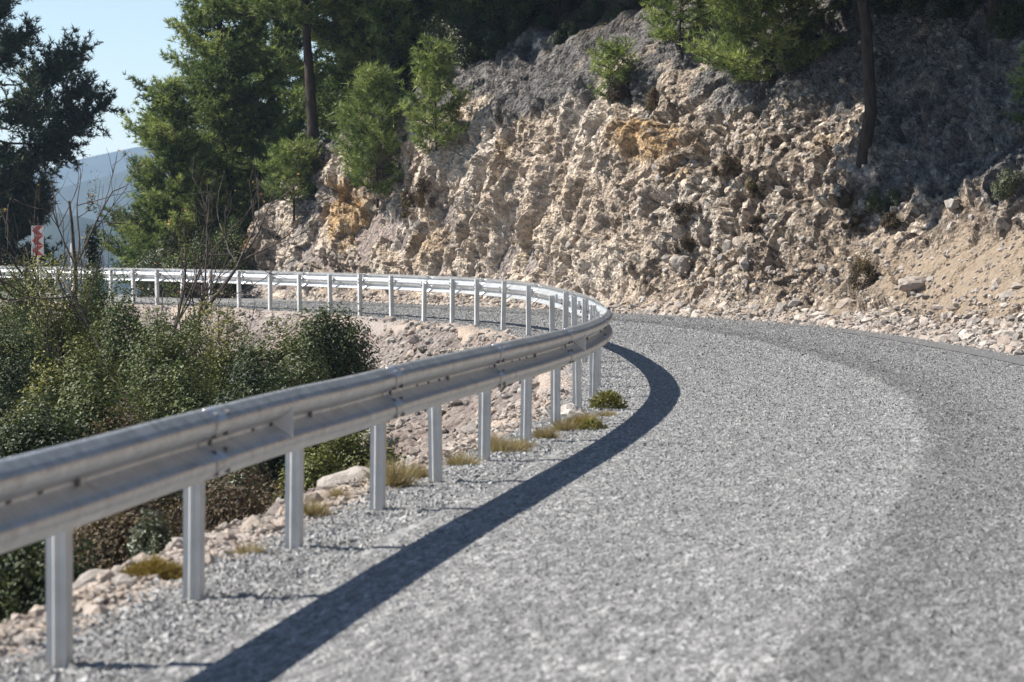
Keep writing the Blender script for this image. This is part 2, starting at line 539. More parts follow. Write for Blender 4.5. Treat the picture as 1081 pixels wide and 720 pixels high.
# ------------------------------------------------------------------ ground sheet
def nearest(X, Y):
    idx = np.zeros(len(X), int)
    sub = G[::2]
    for a in range(0, len(X), 4000):
        D = (X[a:a + 4000, None] - sub[None, :, 0]) ** 2 + (Y[a:a + 4000, None] - sub[None, :, 1]) ** 2
        idx[a:a + 4000] = np.argmin(D, 1) * 2
    v = np.stack([X - G[idx, 0], Y - G[idx, 1]], 1)
    w = (v * NR[idx]).sum(1)
    dist = np.linalg.norm(v, axis=1)
    return idx, np.where(w >= 0, dist, -dist)      # positive on the road side


def ground_z(X, Y):
    X = np.atleast_1d(np.asarray(X, float))
    Y = np.atleast_1d(np.asarray(Y, float))
    idx, w = nearest(X, Y)
    P3 = np.stack([X, Y, np.zeros_like(X)], 1)
    u = -w
    n1 = fbm(P3 * .9, 3, 3)
    e = .58 + .20 * n1
    st = np.clip(u - e, 0, None)
    zi = -.85 * np.minimum(st, .7) - .50 * np.clip(st - .7, 0, 3.2) - .10 * np.clip(st - 3.9, 0, None)
    bf = sm(0, .8, st)
    zi = zi + bf * (.16 * fbm(P3 * 1.3, 5, 4) + .05 * fbm(P3 * 6, 9, 3)) + .02 * fbm(P3 * 5, 8, 2) * sm(.15, .4, u)
    zi = zi - .22 * np.clip(-14 - X, 0, 200)
    s = SA[idx]
    o = w - WID[idx]
    zh = prof_z(s, np.maximum(o, 0)) - 1.1 * sm(0.2, 1.6, o) - .05
    zo = np.where(o < 0, -.05, zh)
    z = np.where(u > 0, zi - .03 * sm(0, .02, .02 + 0 * u), zo)
    r = np.hypot(X + 5, Y - 45)
    zf = -.42 * np.clip(r - 75, 0, 700) + 8 * sm(90, 300, r) * fbm(P3 / 90., 21, 4)
    zf = zf - .02 * np.clip(r - 900, 0, 3000)
    return z + zf * sm(60, 130, r) * np.where(u > 0, 1, sm(6, 60, np.abs(o)) * 1.0)


def axis(parts):
    out = []
    for a, b, st in parts:
        out.append(np.arange(a, b, st))
    return np.concatenate(out)


def geo(a, b, n):
    return np.sign(a) * np.geomspace(abs(a), abs(b), n)


xs = np.concatenate([geo(-6800, -80, 22), axis([(-75, -30, 3), (-30, -16, .6), (-16, -5, .2), (-5, 2.2, .09), (2.2, 12, .5), (12, 40, 2), (40, 80, 5)]), geo(85, 6800, 22)])
ys = np.concatenate([geo(-6800, -60, 20), axis([(-55, -5, 4), (-5, 8, .6), (8, 30, .1), (30, 66, .2), (66, 110, .7), (110, 170, 4)]), geo(175, 7000, 26)])
XX, YY = np.meshgrid(xs, ys, indexing='ij')
ZZ = ground_z(XX.ravel(), YY.ravel())
r_ = np.hypot(XX.ravel(), YY.ravel() - 40)
ground = obj('ground', mesh_np('ground', np.stack([XX.ravel(), YY.ravel(), ZZ], 1), grid_faces(len(xs), len(ys)), {'wood': sm(90, 160, r_)}, True), M['earth'])
tag(ground, kind='structure')


def gz(x, y):
    return float(ground_z([x], [y])[0])


# ------------------------------------------------------------------ road, shoulder
def strip(s, offs, zf, name, mat, attr=None):
    Sg, Og = np.meshgrid(s, np.arange(len(offs)), indexing='ij')
    s_, k_ = Sg.ravel(), Og.ravel()
    off = np.array([o(s_[i:i + 1])[0] if callable(o) else o for i, o in ()]) if False else None
    cols = []
    for o in offs:
        cols.append(o(s) if callable(o) else np.full(len(s), float(o)))
    OF = np.stack(cols, 1).ravel()
    p, _ = curve(s_, OF)
    z = zf(s_, OF, p)
    me = mesh_np(name, np.column_stack([p, z]), grid_faces(len(s), len(offs))[:, ::-1], attr(s_, OF, p) if attr else None, True)
    o = obj(name, me, mat)
    return o


wid = lambda s: np.interp(s, SA, WID)
seam = lambda s, o: o * np.interp(np.interp(s, SA, G[:, 1]), [3, 9.5, 14, 19, 30], [1.28, 1.18, 1.07, 1.0, 1.0])   # the joint wanders towards the inner edge near the camera
srd = np.arange(4, SA[-1] - 1, .4)
road = strip(srd, [lambda s: .42 + .05 * fbm(np.stack([s * 1.3, s * 0, s * 0], 1), 77, 3), 1, 2, 3, 4, 5, lambda s: wid(s) + .3],
             lambda s, o, p: .012 + .03 * np.sin(np.clip(o / 6.3, 0, 1) * math.pi), 'road', M['road'], lambda s, o, p: {'offset': seam(s, o), 'along': s})
tag(road, kind='structure')

ssh = np.arange(SA[int(np.argmin(abs(G[:, 1] - 2)))], s_at_x(120, True) + 10, .06)
P_ = lambda p, k: np.column_stack([p * k, p[:, 0] * 0])


def sh_z(s, o, p):
    u = -o
    return .004 + .012 * fbm(P_(p, 7), 4, 3) * sm(.4, .2, o) + .05 * fbm(P_(p, 2.3), 14, 3) * sm(.12, .4, u) + .035 * (.5 - worley(P_(p, 5.5), 15)[0]) * sm(.12, .3, u) - .05 * sm(.3, .72, u) - .4 * sm(.62, .74, u)


shoulder = strip(ssh, [.52, .42, .32, .22, .12, .04, -.04, -.12, -.2, -.27, -.34, -.41, -.48, -.55, -.62, -.68, -.74], sh_z, 'gravel_shoulder', M['gravel'],
                 lambda s, o, p: {'edge': sm(-.02, .30, -o)})
tag(shoulder, kind='structure')



def chips(name, s_, o_, z_, rad, lo, hi):
    n = len(s_)
    p_, _ = curve(s_, o_)
    th = RNG.uniform(0, 6.28, n)[:, None] + np.array([0, 2.1, 4.2]) + RNG.uniform(-.4, .4, (n, 3))
    rr = rad[:, None] * RNG.uniform(.7, 1.3, (n, 3))
    V = np.zeros((n, 4, 3))
    V[:, :3, 0] = p_[:, None, 0] + np.cos(th) * rr
    V[:, :3, 1] = p_[:, None, 1] + np.sin(th) * rr
    V[:, :3, 2] = (z_ - .002)[:, None]
    V[:, 3, :2] = p_ + RNG.normal(0, .35, (n, 2)) * rad[:, None]
    V[:, 3, 2] = z_ + rad * RNG.uniform(.25, .75, n)
    Fa = (np.arange(n) * 4)[:, None, None] + np.array([[0, 1, 3], [1, 2, 3], [2, 0, 3]])[None]
    return mesh_np(name, V.reshape(-1, 3), Fa.reshape(-1, 3), {'tint': np.repeat(RNG.uniform(lo, hi, n), 4), 'offset': np.repeat(seam(s_, o_), 4)})


n = 600000
dmin, dmax = SA[int(np.argmin(abs(G[:, 1] - 6.5)))], SA[int(np.argmin(abs(G[:, 1] - 66)))]
u_ = RNG.random(n)
s_ = dmin + (dmax - dmin) * (u_ * .55 + .45 * u_ ** 2.4)
o_ = RNG.uniform(-.25, 6.4, n)
pc, _ = curve(s_, o_)
vis = (np.abs(pc[:, 0]) < .2 * pc[:, 1] + .4) & (pc[:, 1] > 8.5)
s_, o_, pc = s_[vis], o_[vis], pc[vis]
z_ = np.where(o_ > .44, .012 + .03 * np.sin(np.clip(o_ / 6.3, 0, 1) * math.pi), .006)
rad = np.clip(RNG.lognormal(math.log(.0064), .35, len(s_)), .0035, .017) * np.interp(pc[:, 1], [9, 40, 60], [1, 1.9, 2.3])
rc = obj('road_chips', chips('road_chips', s_, o_, z_, rad, 0, 1), M['chip'])
tag(rc, 'fine grey stone chips standing proud of the road surface', 'chippings', kind='stuff')

# dark repair strip near the outer edge
sp_ = np.arange(s_out(1081) - 9, s_out(930), .3)
tar = strip(sp_, [lambda s: wid(s) - 1.0, lambda s: wid(s) - .55], lambda s, o, p: .022 + .03 * np.sin(np.clip(o / 6.3, 0, 1) * math.pi), 'road_patch', M['tar'])
tag(tar, kind='structure')

# ------------------------------------------------------------------ cliff mesh
sc = np.concatenate([np.arange(SEC_S[0], s_out(1081) - 2, .25), np.arange(s_out(1081) - 2, SEC_S[-1], .04)])
NS = len(sc)
so, sz = section(sc)
tt = np.concatenate([np.linspace(0, 1, 22, endpoint=False), np.linspace(1, 2, 50, endpoint=False), np.linspace(2, 3, 52, endpoint=False), np.linspace(3, 4, 46, endpoint=False),
                     np.linspace(4, 5, 46, endpoint=False), np.linspace(5, 6, 26, endpoint=False), np.linspace(6, 7, 18)])
NTT = len(tt)
kk = np.minimum(tt.astype(int), 6)
fr = tt - kk
fs = fr
Oo = so[:, kk] * (1 - fs) + so[:, kk + 1] * fs
Zz = sz[:, kk] * (1 - fs) + sz[:, kk + 1] * fs
# round the profile corners
ker = np.hanning(27)
ker /= ker.sum()


def smooth_rows(A):
    E = np.pad(A, ((0, 0), (13, 13)), mode='edge')
    B = np.apply_along_axis(lambda r: np.convolve(r, ker, 'valid'), 1, E)
    B[:, 0] = A[:, 0]
    return B


Oo, Zz = smooth_rows(Oo), smooth_rows(Zz)
pb, nb = curve(sc)
wb = wid(sc)
BP = np.zeros((NS, NTT, 3))
BP[..., 0] = pb[:, None, 0] + nb[:, None, 0] * (wb[:, None] + Oo)
BP[..., 1] = pb[:, None, 1] + nb[:, None, 1] * (wb[:, None] + Oo)
BP[..., 2] = Zz
du = np.gradient(BP, axis=0)
dv = np.gradient(BP, axis=1)
N_ = np.cross(dv, du)
N_ /= np.linalg.norm(N_, axis=-1)[..., None] + 1e-9
if N_[NS // 2, 60, 2] < 0: N_ = -N_
P = BP.reshape(-1, 3)
px, py = proj(P)
warp = np.stack([fbm(P * .8, 31, 3), fbm(P * .8, 32, 3), fbm(P * .8, 33, 3)], 1)
Q = P + .35 * warp
tv = np.tile(tt, NS)
hgt = np.abs(P[:, 2])
spur = np.repeat(sm(s_out(208), s_out(226), sc), NTT)
amp = sm(.25, 1.6, tv) * (1 - spur * 0)
# loose scree apron at the lower right, fluted face at the left
sand = sm(860, 1000, px) * sm(.9, 1.3, tv) * (1 - sm(1.85, 2.25, tv + .25 * warp[:, 0])) + .9 * sm(640, 700, px) * (1 - sm(.6, 1.3, tv)) * .6
flute = sm(425, 465, px) * (1 - sm(640, 740, px))
spurm = 1 - sm(400, 450, px)                     # blocky rock of the spur
mid = sm(600, 720, px)                           # loose, stony part on the right
fa, f1, f2 = facets(Q / np.array([1.15, 1.15, 1.3]), 41)
d = (.30 - .12 * flute) * fbm(P / 2.6, 51, 4) + (.25 + .16 * spurm) * fa * (1 - .72 * flute) + .12 * (.5 - f1)
fl = fbm(P / np.array([.8, .8, 8.0]), 61, 3)
d = d + .55 * flute * (np.abs(fl) - .3) + .16 * flute * fbm(P / np.array([.35, .35, 2.2]), 62, 2)
fa, f1, f2 = facets((P + .10 * warp) / np.array([.48, .48, .55]), 43)
d = d + .125 * fa * (1 - .85 * sand) * (1 - .55 * flute) * (1 - .15 * mid)
fa, f1, f2 = facets(P / np.array([.20, .20, .22]), 45)
c3 = _h(np.floor(P[:, 0] * 5).astype(np.int64), np.floor(P[:, 1] * 5).astype(np.int64), np.floor(P[:, 2] * 5).astype(np.int64), 3)
d = d + (.075 * fa + .05 * (.45 - f1) * mid) * (1 - .6 * sand)
stone_id = np.clip(sm(.55, .30, f1) * (fa > -.1) * mid, 0, 1)
d = d + .035 * (.35 - np.abs(fbm(P / np.array([.16, .16, .22]), 71, 3)))
gul = np.abs(fbm(P / np.array([1.7, 1.7, 3.2]), 81, 3))
d = d - .30 * sm(.2, 0, gul) * (1 - .8 * flute)
d = d * (1 - .45 * sm(3.3, 4.2, tv))
och = np.zeros(len(P))
for (ox_, oy_, rx_, ry_, w_) in [(362, 225, 30, 45, 1.), (385, 262, 16, 20, .8), (690, 150, 45, 28, 1.), (718, 180, 30, 20, .7), (870, 150, 26, 22, .8), (905, 190, 16, 14, .7), (262, 262, 10, 30, .8), (530, 150, 18, 40, .55), (455, 250, 18, 50, .45), (610, 205, 60, 30, .4), (560, 275, 40, 26, .4), (780, 290, 60, 22, .4)]:
    och = np.maximum(och, w_ * np.exp(-((px - ox_) / rx_) ** 2 - ((py - oy_) / ry_) ** 2))
grey = np.clip(sm(3.4, 4.4, tv + .5 * warp[:, 1]) + .95 * sm(860, 960, px) * sm(2.0, 2.8, tv + .4 * warp[:, 0]) + .35 * sm(420, 300, px), 0, 1)  # weathered crest and spur; upper right shade is also put into this mask
brown = (1 - .9 * grey) * mid * (.55 + .45 * sm(760, 860, px)) * (1 - stone_id)
d = d * amp * (1 - .75 * np.clip(sand, 0, 1)) * np.interp(px, [215, 240, 300, 2000], [.2, .9, 1, 1])
CP = (P + N_.reshape(-1, 3) * d[:, None])
CP[:, 2] -= .06 * (1 - sm(0, .4, tv))
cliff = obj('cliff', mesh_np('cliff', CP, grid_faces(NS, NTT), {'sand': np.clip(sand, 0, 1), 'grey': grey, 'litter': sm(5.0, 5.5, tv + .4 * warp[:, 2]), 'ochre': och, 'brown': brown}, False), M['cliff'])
tag(cliff, kind='structure')
CG = CP.reshape(NS, NTT, 3)
cpx, cpy = proj(CP)


def pick(x, y):
    """first point of the rock face seen at this place of the photo"""
    dd = (cpx - x) ** 2 + (cpy - y) ** 2
    m = np.where(dd < max(dd.min() * 1.5, 9.))[0]
    return CP[m[np.argmin(CP[m, 1])]]


# ------------------------------------------------------------------ stones
def ico(sub=1):
    import bmesh
    bm = bmesh.new()
    bmesh.ops.create_icosphere(bm, subdivisions=sub, radius=1)
    V = np.array([v.co for v in bm.verts])
    Fc = np.array([[v.index for v in f.verts] for f in bm.faces])
    bm.free()
    return V, Fc


I1, I2, I3 = ico(1), ico(2), ico(3)


def rot_rand(n):
    q = RNG.normal(size=(n, 4))
    q /= np.linalg.norm(q, axis=1)[:, None]
    w, x, y, z = q.T
    return np.stack([np.stack([1 - 2 * (y * y + z * z), 2 * (x * y - z * w), 2 * (x * z + y * w)], -1),
                     np.stack([2 * (x * y + z * w), 1 - 2 * (x * x + z * z), 2 * (y * z - x * w)], -1),
                     np.stack([2 * (x * z - y * w), 2 * (y * z + x * w), 1 - 2 * (x * x + y * y)], -1)], 1)


def stones(name, pts, rad, base=I1, rough=.3, tl=(0, 1)):
    n = len(pts)
    V, Fc = base
    k = len(V)
    sc_ = RNG.uniform(.6, 1.25, (n, 1, 3)) * np.asarray(rad)[:, None, None]
    j = 1 + rough * RNG.uniform(-1, 1, (n, k, 1))
    W = V[None] * j * sc_
    W = np.einsum('nij,nkj->nki', rot_rand(n), W)
    W[..., 2] *= .8
    W = W + np.asarray(pts)[:, None]
    Fa = (Fc[None] + (np.arange(n) * k)[:, None, None]).reshape(-1, 3)
    tint = np.repeat(RNG.uniform(tl[0], tl[1], n), k)
    return mesh_np(name, W.reshape(-1, 3), Fa, {'tint': tint}, False)


# rubble along the cliff foot
n = 9500
s_ = RNG.uniform(s_out(1081) - 3, s_out(300), n)
a = np.abs(RNG.normal(0, 1, n))
o_ = -.35 + .85 * a * np.interp(s_, [s_out(1081), s_out(760), s_out(640), s_out(300)], [1.15, .85, .7, .45])
stray = RNG.random(n) < .05
o_ = np.where(stray, -.3 - 1.1 * RNG.random(n) ** 2, o_)
p_, _ = curve(s_, wid(s_) + o_)
z_ = prof_z(s_, np.maximum(o_, 0)) + .02
rad = np.clip(RNG.lognormal(math.log(.031), .62, n), .011, .15)
rad = np.where(stray, np.minimum(rad, .03), rad)
rub = obj('rubble', stones('rubble', np.column_stack([p_, z_]), rad, tl=(0, .8)), M['stone'])
tag(rub, 'pale broken stones piled along the foot of the cliff', 'rubble', kind='stuff')

# loose stones all over the rock face
n = 24000
ii = RNG.integers(0, NS, n)
jj = RNG.integers(20, 215, n)
pp = CG[ii, jj]
ppx = proj(pp)[0]
m = (ppx > 245) & (RNG.random(n) > .85 * grey.reshape(NS, NTT)[ii, jj]) & (RNG.random(n) < np.interp(ppx, [255, 430, 600, 760, 2000], [.16, .05, .1, .42, .42]))
pp = pp[m]
rad = np.clip(RNG.lognormal(math.log(.036), .6, len(pp)), .012, .17)
fs_ = obj('loose_stones', stones('loose_stones', pp, rad, tl=(0, .5)), M['stone'])
tag(fs_, 'small loose stones stuck all over the rock face', 'stones', kind='stuff')

# stones on the bank below the rail
n = 11000
s_ = RNG.uniform(SA[int(np.argmin(abs(G[:, 1] - 24)))], s_at_x(200, True), n)
o_ = -.25 - RNG.random(n) ** 1.2 * 4.5
p_, _ = curve(s_, o_)
keep = nearest(p_[:, 0], p_[:, 1])[1] < -.25
p_ = p_[keep]
z_ = ground_z(p_[:, 0], p_[:, 1])
rad = np.clip(RNG.lognormal(math.log(.034), .55, len(p_)), .012, .15)
bk = obj('bank_stones', stones('bank_stones', np.column_stack([p_, z_]), rad, tl=(0, .6)), M['stone'])
tag(bk, 'broken stones covering the bank below the far guardrail', 'stones', kind='stuff')

# gravel chips on the near shoulder
n = 90000
s_ = SA[int(np.argmin(abs(G[:, 1] - 8)))] + RNG.random(n) ** 1.3 * 26
o_ = RNG.uniform(-.6, .55, n)
o_ = o_[o_ > -.22 + RNG.normal(0, .09, n)]
s_ = s_[:len(o_)]
p_, _ = curve(s_, o_)
z_ = sh_z(s_, o_, p_) + .002
rad = np.clip(RNG.lognormal(math.log(.0095), .45, len(s_)), .004, .03)
gv = obj('gravel', chips('gravel', s_, o_, z_, rad, .45, 1.1), M['chip'])
tag(gv, 'loose grey gravel lying on the shoulder under the near rail', 'gravel', kind='stuff')
# coarser stones on the broken edge
n = 7000
s_ = SA[int(np.argmin(abs(G[:, 1] - 8)))] + RNG.random(n) ** 1.1 * 20
o_ = -.26 - np.abs(RNG.normal(0, .26, n))
p_, _ = curve(s_, o_)
z_ = np.maximum(ground_z(p_[:, 0], p_[:, 1]), sh_z(s_, o_, p_) * (o_ > -.66) - 9 * (o_ <= -.66))
rad = np.clip(RNG.lognormal(math.log(.013), .62, n), .005, .07)
es = obj('edge_stones', stones('edge_stones', np.column_stack([p_, z_]), rad, tl=(.25, .7)), M['stone'])
tag(es, 'tan stones along the broken edge of the near shoulder', 'stones', kind='stuff')


def boulder(name, loc, size, label, seed, group=None, tint=.7, flat=.6):
    V, Fc = I3
    V = V * np.asarray(size)
    d = .22 * fbm(V / max(size) * 1.6 + seed * 9.1, seed, 4) - .25 * (worley(V / max(size) * 1.3 + seed * 3.3, seed + 5)[0] - .5)
    V = V * (1 + d)[:, None]
    me = mesh_np(name, V, Fc, {'tint': np.full(len(V), tint)}, False)
    o = obj(name, me, M['stone'])
    o.location = loc
    o.rotation_euler = (0, 0, seed * 1.3)
    return tag(o, label, 'boulder', group)


# ------------------------------------------------------------------ foliage
def unit(v):
    return v / (np.linalg.norm(v, axis=-1, keepdims=True) + 1e-9)


def tufts_mesh(name, c, ax, tint, nb=13, L=.15, w=.014, spread=.75):
    n = len(c)
    dirs = unit(ax[:, None] * 1.0 + spread * RNG.normal(size=(n, nb, 3)))
    Ln = L * RNG.uniform(.65, 1.2, (n, nb, 1))
    side = unit(np.cross(dirs, RNG.normal(size=(n, nb, 3)))) * w / 2
    base = c[:, None] + dirs * Ln * .05
    tip = c[:, None] + dirs * Ln
    V = np.stack([base - side, base + side, tip], 2).reshape(-1, 3)
    Fa = np.arange(n * nb * 3).reshape(-1, 3)
    t = np.repeat(np.clip(tint[:, None] + RNG.normal(0, .08, (n, nb)), 0, 1).ravel(), 3)
    return mesh_np(name, V, Fa, {'tint': t})


def leaves_mesh(name, c, nrm, tint, L=.05, w=.03):
    n = len(c)
    a = unit(np.cross(nrm, RNG.normal(size=(n, 3))))
    b = unit(np.cross(nrm, a))
    Ls = L * RNG.uniform(.6, 1.25, (n, 1)) / 2
    ws = w * RNG.uniform(.6, 1.25, (n, 1)) / 2
    V = np.stack([c - a * Ls, c + b * ws + nrm * ws * .25, c + a * Ls, c - b * ws + nrm * ws * .25], 1).reshape(-1, 3)
    return mesh_np(name, V, np.arange(n * 4).reshape(-1, 4), {'tint': np.repeat(np.clip(tint, 0, 1), 4)})


def pine(name, label, base, height, radius, crown_from=.2, nbr=60, mat='needle', tuft_L=.15, seed=1, group='pine trees', trunk_r=None, lean=(0, 0),
         dens=1.0, cat='pine tree', shape='cone', wdt=.015, up=.25, skip=None, sub=1.0, inner=.22, nbl=9, rise=(-.05, .55), iso=False):
    global RNG
    RNG = np.random.default_rng(seed * 101 + 5)
    root = thing(name, label, cat, tuple(base), group)
    tr = trunk_r or height * .016
    k = 9
    hz = np.linspace(-.4, height, k)
    tp = np.column_stack([lean[0] * hz / height + .12 * radius * .4 * np.sin(hz * .7 + seed), lean[1] * hz / height + .1 * radius * .4 * np.cos(hz * .6 + seed * 2), hz])
    tp[:, :2] -= tp[0, :2]
    mb = MB()
    mb.tube(tp, np.linspace(tr * 1.25, tr * .12, k), 9)
    Cs, Ax, Ti = [], [], []
    az = RNG.uniform(0, 6.28)
    for i in range(nbr):
        f = crown_from + (1 - crown_from) * ((i + RNG.uniform(0, 1)) / nbr) ** .95
        az += 2.4 + RNG.normal(0, .35)
        g = (f - crown_from) / (1 - crown_from)
        if shape == 'cone':
            ln = radius * (np.clip(1.06 - g, .04, 1) ** .72) * (.55 + .45 * sm(0, .12, g))
        elif shape == 'left':
            ln = radius * float(np.interp(g, [0, .12, .32, .46, .50, .56, .62, .8, 1], [.55, .8, 1.0, .9, .45, .42, .72, .6, .15]))
        elif shape == 'round':
            ln = radius * math.sqrt(max(.05, 1 - (2 * g - .85) ** 2 * .8))
        else:
            ln = radius * (.75 + .25 * math.sin(g * 3))
        ln *= RNG.uniform(.6, 1.18)
        o = np.array([np.interp(f * height, hz, tp[:, 0]), np.interp(f * height, hz, tp[:, 1]), f * height])
        h = np.array([math.cos(az), math.sin(az), 0])
        if skip and skip(h, f): continue
        el = up + .5 * g + RNG.normal(0, .12)
        t = np.linspace(0, 1, 6)
        path = o + np.outer(t * ln * math.cos(el), h) + np.column_stack([0 * t, 0 * t, ln * (math.sin(el) * t - .16 * np.sin(t * math.pi))])
        path[1:] += RNG.normal(0, .03 * ln, (5, 3))
        mb.tube(path, np.linspace(max(.012, tr * .32 * (1.05 - g)), .006, 6), 5)
        bt = .48 + RNG.normal(0, .24)
        nsub = max(3, int((4 + 5.0 * ln) * sub))
        for q in range(nsub):
            ft = inner + (1 - inner) * (q + RNG.random()) / nsub
            o2 = np.array([np.interp(ft, t, path[:, c]) for c in range(3)])
            sd = np.cross(h, [0, 0, 1]) * (1 if q % 2 else -1)
            ld = unit(h * RNG.uniform(.5, 1.0) + sd * RNG.uniform(.3, 1.0) + np.array([0, 0, RNG.uniform(*rise)]))
            if iso: ld = unit(RNG.normal(size=3) + np.array([0, 0, .35]) + .3 * h)
            l2 = (.22 + .34 * ln * (1.1 - .7 * ft)) * RNG.uniform(.6, 1.2)
            nt_ = max(2, int(l2 / .085 * dens))
            tq = np.linspace(.15, 1, nt_)[:, None]
            pts = o2 + ld * l2 * tq + RNG.normal(0, .035, (nt_, 3)) + np.array([0, 0, .12 * l2]) * tq ** 2
            mb.tube([o2, o2 + ld * l2], [.008, .004], 3)
            Cs.append(pts)
            Ax.append(unit(np.tile(ld, (nt_, 1)) * .6 + np.array([0, 0, .45]) + RNG.normal(0, .25, (nt_, 3))))
            Ti.append(np.clip(np.full(nt_, bt + RNG.normal(0, .18)) + RNG.normal(0, .12, nt_), 0, 1))
    # leader
    Cs.append(np.column_stack([np.full(6, tp[-1, 0]), np.full(6, tp[-1, 1]), height - np.linspace(0, .4, 6)]))
    Ax.append(np.tile([0, 0, 1.], (6, 1)))
    Ti.append(np.full(6, .6))
    mb.build('trunk', M['bark'], root, True)
    obj('crown', tufts_mesh('crown', np.vstack(Cs), np.vstack(Ax), np.concatenate(Ti), nb=nbl, L=tuft_L * 1.08, w=wdt * 1.45), M[mat], root)
    return root


def shrub(name, label, base, size, nleaf=16000, mat='oak', leaf=(.05, .03), seed=1, group=None, cat='shrub', ncl=26, stems=True, clump=.34, ragged=.25, stem_mat='twig'):
    global RNG
    RNG = np.random.default_rng(seed * 77 + 3)
    root = thing(name, label, cat, tuple(base), group)
    sx, sy, szz = size
    cc = RNG.normal(size=(ncl, 3))
    cc = unit(cc) * (RNG.random((ncl, 1)) ** .4)
    cc[:, 2] = np.abs(cc[:, 2]) * 1.0
    cc[0] = (0, 0, .97)
    cc[1:4] = cc[1:4] * np.array([.7, .7, 0]) + np.array([0, 0, .78])
    cr = clump * RNG.uniform(.55, 1.15, ncl)
    ct = RNG.normal(.45, .24, ncl)
    w = cr ** 2
    kk_ = RNG.choice(ncl, nleaf, p=w / w.sum())
    dr = unit(RNG.normal(size=(nleaf, 3)))
    rr = (1 - np.abs(RNG.normal(0, .22, nleaf)))
    rr = np.where(RNG.random(nleaf) < .25, RNG.uniform(.25, .8, nleaf), rr)
    rr = rr + ragged * np.abs(RNG.normal(0, .5, nleaf)) * (RNG.random(nleaf) < .18)
    pts = cc[kk_] * (1 - clump * .55) + dr * (cr[kk_] * rr)[:, None]
    sp_n = fbm(pts * 4.0, seed, 2)
    pts = pts * (1 + .10 * sp_n)[:, None]
    pts[:, 2] = np.maximum(pts[:, 2], -.05)
    pts = pts * np.array([sx / 2, sy / 2, szz * .86])
    hole = fbm(pts / max(size) * 9, seed + 9, 3) > -.5
    nr = unit(dr + .42 * RNG.normal(size=(nleaf, 3)) + np.array([0, 0, .2]))
    ti = ct[kk_] + RNG.normal(0, .12, nleaf) + .12 * fbm(pts * 2.2, seed + 3, 2)
    obj('foliage', leaves_mesh('foliage', pts[hole], nr[hole], ti[hole], *leaf), M[mat], root)
    if stems:
        mb = MB()
        for c in range(min(ncl, 14)):
            e = cc[c] * np.array([sx / 2, sy / 2, szz * .86]) * .85
            mid = e * .5 + RNG.normal(0, .06 * szz, 3)
            st_ = np.array([e[0] * .12, e[1] * .12, -.35])
            mb.tube([st_, mid, e], [.014 * szz + .004, .009 * szz + .003, .004], 5)
        mb.build('stem', M[stem_mat], root, True)
    return root


def tuft_plant(name, label, base, h, r, n, mat, seed, cat='plant', wd=.006, group=None, dome=False):
    global RNG
    RNG = np.random.default_rng(seed * 31 + 1)
    c = np.column_stack([RNG.normal(0, r * .35, n), RNG.normal(0, r * .35, n), np.zeros(n)])
    if dome:
        dv_ = unit(RNG.normal(size=(n, 3)))
        dv_[:, 2] = np.abs(dv_[:, 2])
        c = dv_ * np.array([r, r, h]) * RNG.uniform(.55, .95, (n, 1)) * (1 + .18 * fbm(dv_ * 2.5, seed, 2))[:, None]
        ax = unit(dv_ + .4 * RNG.normal(size=(n, 3)))
        me = tufts_mesh(name, c, ax, np.clip(RNG.normal(.5, .2, n), 0, 1), nb=6, L=.16 * h + .03, w=wd, spread=.5)
    else:
        ax = unit(np.column_stack([c[:, :2] / max(r, .01) * 1.4, np.full(n, 1.)]) + .25 * RNG.normal(size=(n, 3)))
        me = tufts_mesh(name, c, ax, np.clip(RNG.normal(.5, .2, n), 0, 1), nb=7, L=h, w=wd, spread=.28)
    o = obj(name, me, M[mat])
    o.location = tuple(base)
    return tag(o, label, cat, group)


# ------------------------------------------------------------------ guardrail
def rail_h(s):
    return np.interp(s, [0, S_APEX - 14, S_APEX, s_at_x(478, True), SA[-1]], [.83, .825, .805, .875, .90])


rail = thing('guardrail', 'long galvanised steel guardrail curving along the inner edge of the road', 'guardrail', (0, 0, 0))
# W profile: (height from the lower edge, distance out from the back plane)
prof = [(0, .020), (.012, .034), (.032, .060), (.048, .079), (.062, .083), (.082, .083), (.096, .078), (.114, .054), (.134, .020), (.145, .006), (.155, .002),
        (.165, .006), (.176, .020), (.196, .054), (.214, .078), (.228, .083), (.248, .083), (.262, .079), (.278, .060), (.298, .034), (.31, .020)]
prof = np.array(prof)
tn = np.gradient(prof, axis=0)
tn /= np.linalg.norm(tn, axis=1)[:, None]
back = prof + np.column_stack([-(-tn[:, 1]), -tn[:, 0]]) * .0 + np.column_stack([tn[:, 1], -tn[:, 0]]) * .004
loop = np.vstack([prof, back[::-1]])
BEAM_OFF = .068
near_x = [57, 201, 308, 396, 460, 511, 554, 586]
far_x = [584, 558, 530, 503, 478, 447, 414, 381, 349, 316, 285, 253, 222, 193, 166, 141, 118, 97, 78, 60, 43, 27]
post_s = [s_at_x(x, False) for x in near_x]
post_s = [post_s[0] - 1.95 * k for k in (4, 3, 2, 1)] + post_s
s0, s1 = post_s[-1], s_at_x(584, True)
nmid = int(round((s1 - s0) / 2.1))
post_s += [s0 + (s1 - s0) * k / nmid for k in range(1, nmid)] + [s_at_x(x, True) for x in far_x]
post_s += [post_s[-1] + 2 * k for k in range(1, 5)]
BOLT_BOX = np.array([[0, 1, 3, 2], [4, 6, 7, 5], [0, 4, 5, 1], [2, 3, 7, 6], [0, 2, 6, 4], [1, 5, 7, 3]])
up3 = np.array([0, 0, 1.0])


def frame_at(s, off):
    p, n_ = curve(np.array([s]), np.array([off]))
    n3 = np.array([n_[0, 0], n_[0, 1], 0])
    t3 = np.array([-n3[1], n3[0], 0])
    return np.array([p[0, 0], p[0, 1], 0]), n3, t3


splices = post_s[1::2]


